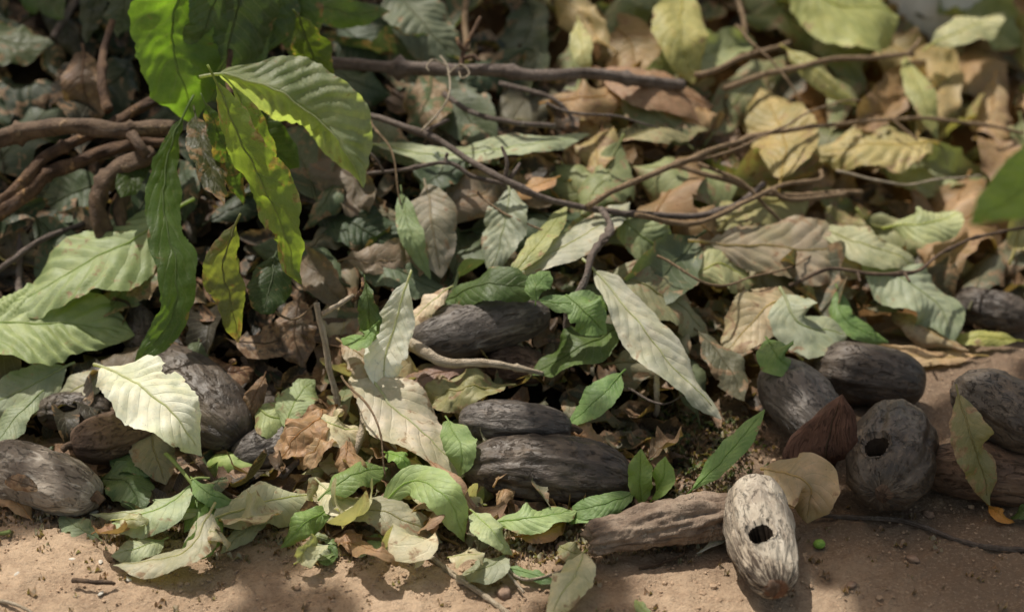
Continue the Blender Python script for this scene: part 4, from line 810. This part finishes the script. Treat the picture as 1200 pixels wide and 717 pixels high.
# ------------------------------------------------------------------ ground, mound, litter, crumbs
def axis(lo, a, b, hi, fine, coarse):
    L1 = -np.geomspace(.05, abs(lo-a)+.05, coarse)[::-1]+a+.05; L2 = np.arange(a, b, fine)[1:]; L3 = np.geomspace(.05, hi-b+.05, coarse)+b-.05
    return np.r_[L1, L2, L3]
def ground():
    xs = axis(-60, -.72, .72, 60, .0042, 26); ys = axis(-20, 1.42, 2.35, 120, .0042, 26); nx, ny = len(xs), len(ys)
    V = np.zeros((ny, nx, 3))
    for i, y in enumerate(ys):
        for j, x in enumerate(xs):
            near = -.9 < x < .9 and 1.3 < y < 2.5
            z = .006*noise.noise(Vector((x*5, y*5, 0)))
            if near:
                z += .0055*noise.noise(Vector((x*22, y*22, 3)))
                c = noise.noise(Vector((x*85, y*85, 1))); z += .0060*max(0, c-.08)
                z += .0022*noise.noise(Vector((x*190, y*190, 7)))
            V[i, j] = (x, y, z)
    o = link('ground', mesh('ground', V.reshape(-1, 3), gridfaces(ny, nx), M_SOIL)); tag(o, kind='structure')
ground()
def mound():
    xs = np.r_[np.linspace(-4,-1.0,22)[:-1], np.arange(-1.0, 1.2, .011), np.linspace(1.2, 4, 22)]; ys = np.r_[np.arange(1.75, 3.1, .011), np.linspace(3.1, 5, 26)]
    V = []
    for y in ys:
        for x in xs:
            h = float(H(x, y)); z = h-.014
            if h > .004: z += min(1, h/.05)*(.022*noise.noise(Vector((x*11, y*11, 2)))+.012*noise.noise(Vector((x*34, y*34, 5))))
            V.append((x, y, z))
    o = link('leaf_mould', mesh('leaf_mould', V, gridfaces(len(ys), len(xs)), M_MOUND)); tag(o, 'rotting leaf mould forming the body of the heap, shade and glow painted in', 'leaf mould', kind='stuff')
mound()
def shards(name, n, picker, label, cat, smin, smax, mat, colf, lift=.02, aspect=(.3,.6), tip=1.0):
    V = []; F = []; uv = []; cols = []; nu, nv = 7, 5
    for _ in range(n):
        p = picker(); 
        if p is None: continue
        nn = surfn(p); s = random.uniform(smin, smax); az = random.uniform(0, 6.28); t = unit(np.array([math.cos(az), math.sin(az), random.uniform(-.5, .5)*tip]))
        nrm = unit(nn+np.array([random.gauss(0,.5)*tip, random.gauss(0,.5)*tip, random.gauss(0,.25)*tip])); t = unit(t-nrm*np.dot(t, nrm)); b = np.cross(nrm, t)
        w = s*random.uniform(*aspect); cur = random.uniform(-1.2, 1.2); ph = random.random()*6; o = len(V); c = colf(p); nz = random.uniform(0, lift)
        for i in range(nu):
            u = i/(nu-1); pr = (math.sin(math.pi*min(.97, max(.03, u)))**.6)
            for j in range(nv):
                v = j/(nv-1)*2-1
                V.append(p+nn*nz+t*(u-.5)*s+b*v*w*.5*pr*(1+.25*math.sin(i*2.3+ph+v))+nrm*(cur*(u-.5)**2*s*.6+.3*v*v*w*pr+.004*math.sin(i*1.7+ph)*abs(v))); uv.append((u, j/(nv-1))); cols.append((*c, 1))
        F += [tuple(o+k for k in f) for f in gridfaces(nu, nv)]
    o = link(name, mesh(name, V, F, mat, uv, cols=cols)); tag(o, label, cat, kind='stuff'); return o
def litter_pick():
    x = random.uniform(-80, 1280); y = random.uniform(-60, 640)
    lim = np.interp(x, [-50,150,400,600,800,950,1100,1200], [560,610,645,640,570,430,400,390])
    if y > lim: return None
    return P(x, y, 0)
def litter_col(p):
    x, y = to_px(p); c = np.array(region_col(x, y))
    if random.random() < .5: c = np.array(random.choice([(.14,.085,.05),(.22,.14,.085),(.09,.06,.04),(.18,.16,.10)]))
    if x < 360 and y < 440: c = c*.35  # gap shade at the left multiplied into the litter colour
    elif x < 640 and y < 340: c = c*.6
    return tuple(c*random.uniform(.6, 1.1))
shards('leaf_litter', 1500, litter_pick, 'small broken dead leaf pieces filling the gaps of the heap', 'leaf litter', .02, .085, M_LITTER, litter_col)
def front_pick():
    x = random.uniform(-30, 860); lim = np.interp(x, [-50,150,300,400,600,800,950], [600,640,640,650,665,640,600]); y = lim-abs(random.gauss(0, 38))+random.gauss(0, 10)
    if random.random() < .14: x = random.uniform(-30, 1230); y = random.uniform(560, 740)
    return P(x, y, 0)
shards('leaf_crumbs', 1900, front_pick, 'tiny leaf crumbs scattered along the foot of the heap', 'leaf crumbs', .004, .016, M_LITTER, lambda p: random.choice(([(.30,.22,.15),(.22,.15,.10),(.40,.33,.25),(.26,.18,.12)] if to_px(p)[1] > 660 or to_px(p)[0] > 870 else [(.30,.22,.15),(.20,.13,.08),(.46,.42,.34),(.28,.22,.13),(.12,.09,.06),(.33,.31,.2)])), .002, (.3,.6), .28)
def weed_pick():
    x = random.gauss(800, 42); y = random.gauss(528, 26); return P(x, min(y, 585), 0)
shards('ground_weeds', 900, weed_pick, 'fine mossy weeds and crumbs growing left of the leaning green blade', 'weeds', .006, .02, M_LITTER, lambda p: random.choice([(.10,.14,.045),(.13,.17,.06),(.16,.11,.07),(.10,.075,.05),(.22,.2,.12)]), .012, (.15,.4))

M_CRUMB = plain('soil_crumb', (.30,.205,.135), (.44,.32,.22), 60, .95, .1)
def crumbs():
    ico = [(0,0,1),(.894,0,.447),(.276,.851,.447),(-.724,.526,.447),(-.724,-.526,.447),(.276,-.851,.447),(.724,.526,-.447),(-.276,.851,-.447),(-.894,0,-.447),(-.276,-.851,-.447),(.724,-.526,-.447),(0,0,-1)]
    fa = [(0,1,2),(0,2,3),(0,3,4),(0,4,5),(0,5,1),(1,6,2),(2,7,3),(3,8,4),(4,9,5),(5,10,1),(6,7,2),(7,8,3),(8,9,4),(9,10,5),(10,6,1),(11,7,6),(11,8,7),(11,9,8),(11,10,9),(11,6,10)]
    V = []; F = []
    for _ in range(5200):
        x = random.uniform(-60, 1260); lim = np.interp(x, [0,300,600,800,950,1100,1200], [560,590,600,560,470,430,400]); y = random.uniform(lim, 760); p = gpt(x, y)
        if noise.noise(Vector((p[0]*9, p[1]*9, 4))) < random.uniform(-.6, .3): continue
        r = random.uniform(.0007, .0019)*(2.1 if random.random() < .05 else 1); o = len(V); z0 = .006*noise.noise(Vector((p[0]*5, p[1]*5, 0)))
        for q in ico: V.append((p[0]+q[0]*r*random.uniform(.7,1.3), p[1]+q[1]*r*random.uniform(.7,1.3), z0+r*.3+q[2]*r*random.uniform(.5,.9)))
        F += [tuple(o+k for k in f) for f in fa]
    o = link('soil_crumbs', mesh('soil_crumbs', V, F, M_CRUMB, smooth=False)); tag(o, 'fine soil crumbs and grit on the bare ground', 'soil crumbs', kind='stuff')
crumbs()
M_CHIP = plain('chip_pale', (.42,.38,.32), (.58,.54,.46), 200, .8)
M_STONE = plain('stone_brown', (.20,.13,.09), (.32,.22,.16), 120, .85, .2)
for i, (x, y, s, lb) in enumerate([(110,600,.006,'pale chip on the soil beside the dark wilted leaf'),(104,625,.0045,'pale chip above the leaf skeleton'),(85,655,.004,'white chip between leaf skeleton and dark curved stick'),(118,658,.004,'white chip right of the leaf skeleton'),(150,678,.005,'whitish chip right of the dark curved stick'),(20,672,.004,'lone white chip near the left edge of the sunlit soil'),(118,695,.004,'pale chip below the dark curved stick')]):
    ball('wood_chip', P(x, y, s*.3), s, s*.55, s*.3, M_CHIP, lb, 'chip', .3, random.random()*3, 'pale chips on the soil', n=10)
for x, y, s, lb in [(463,455+145,.008,'small brown stone at the top of the long soil twig'),(590,694,.009,'flat brown stone left of the cream bottom leaf'),(1070,655,.006,'brown stone on bare soil below the vine'),(998,685,.005,'brown stone on bare soil at the lower right'),(1088,603,.006,'brown stone just above the vine'),(755,592,.014,'grey brown lump between upright leaves and log'),(660,640,.008,'small stone left of the olive scrap')]:
    ball('stone', P(x, y, s*.3), s*1.2, s*.8, s*.6, M_STONE, lb, 'stone', .4, random.random()*3, 'stones on the soil', n=12)
for k in range(9):
    x = 372+random.uniform(-12, 42); y = 645+random.uniform(-14, 18)
    V0 = (x, y, .006)
    leaf([(x, y, .004), (x+random.uniform(8,14), y+random.uniform(-5,5), .010), (x+random.uniform(18,30), y+random.uniform(-10,10), .004)], random.uniform(4, 8), random.choice([(.24,.34,.13),(.40,.45,.28),(.14,.26,.07)]), dry=.05, hi=False, label='thin shredded green strip in the small pile on the soil, lower left', group='shredded green strips', name='leaf_shred', cat='leaf shred', stalk=.02, corr=0)

# ------------------------------------------------------------------ unseen overhead tree, crown leaves placed to cast the wanted shade and sun gaps
LIT = [ (455,400,.1,0,.06),(400,470,.07,0,.06),(430,540,.05,0,.06),(480,600,.02,0,.05),(380,620,.02,0,.04),(500,500,.05,0,.045),(210,580,.03,0,.04),(100,560,.05,0,.03),(760,420,.09,0,.03),(790,460,.07,0,.03),  # (px, py, height, d, radius m)
 (60,660,0,0,.13),(180,670,0,0,.12),(-40,640,0,0,.12),(240,690,0,0,.06),(110,620,0,0,.05),
 (400,660,0,0,.045),(470,680,0,0,.055),(560,690,0,0,.05),(600,720,0,0,.07),(430,640,0,0,.04),
 (850,640,0,0,.035),(880,600,.06,0,.055),(890,640,.06,0,.045),(830,690,0,0,.05),(900,725,0,0,.075),(760,725,0,0,.05),
 (60,350,.07,0,.08),(60,152,.14,0,.035),(130,150,.14,0,.03),(40,215,.1,0,.03),(100,180,.12,0,.025),(190,115,.11,0,.02),(110,100,.1,0,.02),(10,390,.07,0,.07),(95,300,.07,0,.045),(110,390,.06,0,.02),
 (180,470,.11,0,.035),(215,510,.09,0,.03),(150,450,.1,0,.025),(60,545,.05,0,.025),(90,560,.05,0,.02),(20,540,.05,0,.02),
 (455,380,.1,0,.04),(460,430,.08,0,.04),(420,460,.06,0,.05),(400,510,.05,0,.055),(400,570,.03,0,.05),(480,580,.04,0,.045),(380,400,.1,0,.025),(500,360,.08,0,.03),(360,560,.04,0,.02),(340,585,.02,0,.02),(500,520,.05,0,.03),
 (190,60,0,.34,.06),(200,110,0,.34,.04),(215,135,0,.35,.03),(300,180,0,.29,.035),(330,260,0,.28,.035),(345,315,0,.27,.025),(280,130,0,.30,.02),(345,100,0,.30,.022),(400,150,0,.28,.03),(375,118,0,.28,.02),(200,180,0,.27,.02),
 (5,50,0,.10,.02),(590,610,.03,0,.03),(560,385,.09,0,.02),(750,370,.1,0,.018),(810,450,.07,0,.022),(650,280,.08,0,.018),(700,262,.08,0,.015),(785,50,.1,0,.035),(1110,255,.08,0,.03),(660,690,.02,0,.03),(935,575,.05,0,.02),(580,250,.08,0,.012),(620,170,.07,0,.02),
 (1000,100,.1,0,.05),(900,30,.1,0,.05),(1050,170,.08,0,.03),(900,160,.08,0,.03),(1000,290,.08,0,.02),(850,300,.08,0,.02),(960,390,.07,0,.018),(870,240,.08,0,.02),

 (40,430,.05,0,.03),(700,200,.08,0,.02),(760,150,.06,0,.035),(500,40,.08,0,.03),(560,170,.07,0,.015),(1090,340,.07,0,.03),(1150,240,.08,0,.04),(1180,130,.08,0,.05),(1100,60,.08,0,.05),(820,130,.06,0,.03),(740,60,.06,0,.03),(960,200,.08,0,.04),
 (870,370,.07,0,.03),(930,350,.07,0,.025),(840,310,.06,0,.025),(640,140,.07,0,.015),(600,380,.1,0,.015),(540,380,.1,0,.015),(480,250,.08,0,.012),(1120,450,.08,0,.012),(770,400,.1,0,.02),(700,330,.1,0,.015),(520,450,.06,0,.02),(330,490,.05,0,.02),(300,610,.02,0,.03),(640,600,.03,0,.02),(650,540,.08,0,.012),
 (700,120,.08,0,.03),(850,60,.08,0,.04),(950,120,.08,0,.03),(820,220,.08,0,.03),(930,250,.08,0,.02),(1030,110,.08,0,.03),(1150,200,.08,0,.03),(640,60,.08,0,.02),(230,610,.03,0,.02),(320,585,.03,0,.02),(150,650,.02,0,.03),(200,640,.02,0,.025)]
ZC = 2.35
def sunproj(p): t = (ZC-p[2])/SUN[2]; q = p+SUN*t; return q[:2]
LP = [(sunproj(P(x, y, h, d)), r) for x, y, h, d, r in LIT]
LP += [(sunproj(p), .028) for p in PLUMB]
LPx = np.array([p[0] for p in LP]); LPr = np.array([p[1] for p in LP])
def crown():
    V = []; F = []; uv = []; cols = []; nu, nv = 7, 5
    c0 = sunproj(P(600, 300, 0)); cnt = 0
    forced = [(sunproj(P(x, y, 0)), .075) for x, y in [(312,655),(300,640),(330,718),(375,722),(300,735),(20,600),(130,600),(700,690),(690,720)]]+[(sunproj(P(x, y, 0)), .09) for x, y in [(1000,650),(1060,700),(1120,660),(1180,700),(980,620),(1100,600),(1050,640)]]
    while cnt < 1150:
        q = np.array([c0[0]+random.uniform(-1.0, 1.0), c0[1]+random.uniform(-1.0, 1.0)]); s = random.uniform(.05, .085)
        fc = cnt < len(forced)
        if fc: q, s = forced[cnt]
        if not fc and (np.hypot(*(LPx-q).T) < LPr*1.30+s*.66).any(): continue
        
        t = random.uniform(-.30, .45); p = np.array([q[0], q[1], ZC])+SUN*t
        cnt += 1; az = random.uniform(0, 6.28); tt = np.array([math.cos(az), math.sin(az), 0]); nn = unit(SUN+np.array([random.gauss(0,.25), random.gauss(0,.25), 0])); tt = unit(tt-nn*np.dot(tt, nn)); b = np.cross(nn, tt); o = len(V)
        for i in range(nu):
            u = i/(nu-1); pr = math.sin(math.pi*min(.97, max(.03, u)))**.7
            for j in range(nv):
                v = j/(nv-1)*2-1; V.append(p+tt*(u-.5)*s*1.5+b*v*s*.55*pr+nn*(-.2*(u-.5)**2*s+.15*v*v*s)); uv.append((u, j/(nv-1))); cols.append((.06,.12,.03,1))
        F += [tuple(o+k for k in f) for f in gridfaces(nu, nv)]
    root = bpy.data.objects.new('unseen_shade_tree', None); COL.objects.link(root); root.location = (-2.6, 4.6, 0)
    V = np.array(V)-np.array([-2.6, 4.6, 0]); link('crown', mesh('crown', V, F, M_LITTER, uv, cols=cols), root)
    C = spline([(0,0,0),(.1,-.05,1.2),(.35,-.1,2.5),(.8,-.2,3.4),(1.5,-.5,3.7)], 40); link('trunk', tube_mesh('trunk', C, np.linspace(.11, .02, 40), M_BARK, 14, .25), root)
    tag(root, 'unseen cocoa tree added behind the heap, its crown shaped to shade the pile', 'tree')
crown()

# ------------------------------------------------------------------ light
w = bpy.data.worlds.new('World'); S.world = w; w.use_nodes = True; nt = w.node_tree; nt.nodes.clear()
sky = nt.nodes.new('ShaderNodeTexSky'); sky.sky_type = 'NISHITA'; sky.sun_disc = False
el = math.asin(SUN[2]); sky.sun_elevation = el; sky.sun_rotation = math.atan2(SUN[0], SUN[1]); sky.air_density = 1.0; sky.dust_density = 2.5; sky.ozone_density = .6
bg = nt.nodes.new('ShaderNodeBackground'); bg.inputs[1].default_value = .15; ow = nt.nodes.new('ShaderNodeOutputWorld')
hz = nt.nodes.new('ShaderNodeMix'); hz.data_type = 'RGBA'; hz.blend_type = 'MULTIPLY'; hz.inputs[0].default_value = 1; hz.inputs[7].default_value = (1.36, 1.13, .82, 1)
nt.links.new(sky.outputs[0], hz.inputs[6]); nt.links.new(hz.outputs[2], bg.inputs[0]); nt.links.new(bg.outputs[0], ow.inputs[0])
sl = bpy.data.lights.new('sun', 'SUN'); sl.energy = 5.0; sl.angle = R(.5); sl.color = (1.0, .95, .86)
so = bpy.data.objects.new('sun', sl); COL.objects.link(so); so.rotation_euler = Vector(SUN).to_track_quat('Z', 'Y').to_euler()
S.view_settings.view_transform = 'Standard'; S.view_settings.look = 'None'; S.view_settings.exposure = 0
S.cycles.max_bounces = 6; S.cycles.diffuse_bounces = 3; S.cycles.transmission_bounces = 3
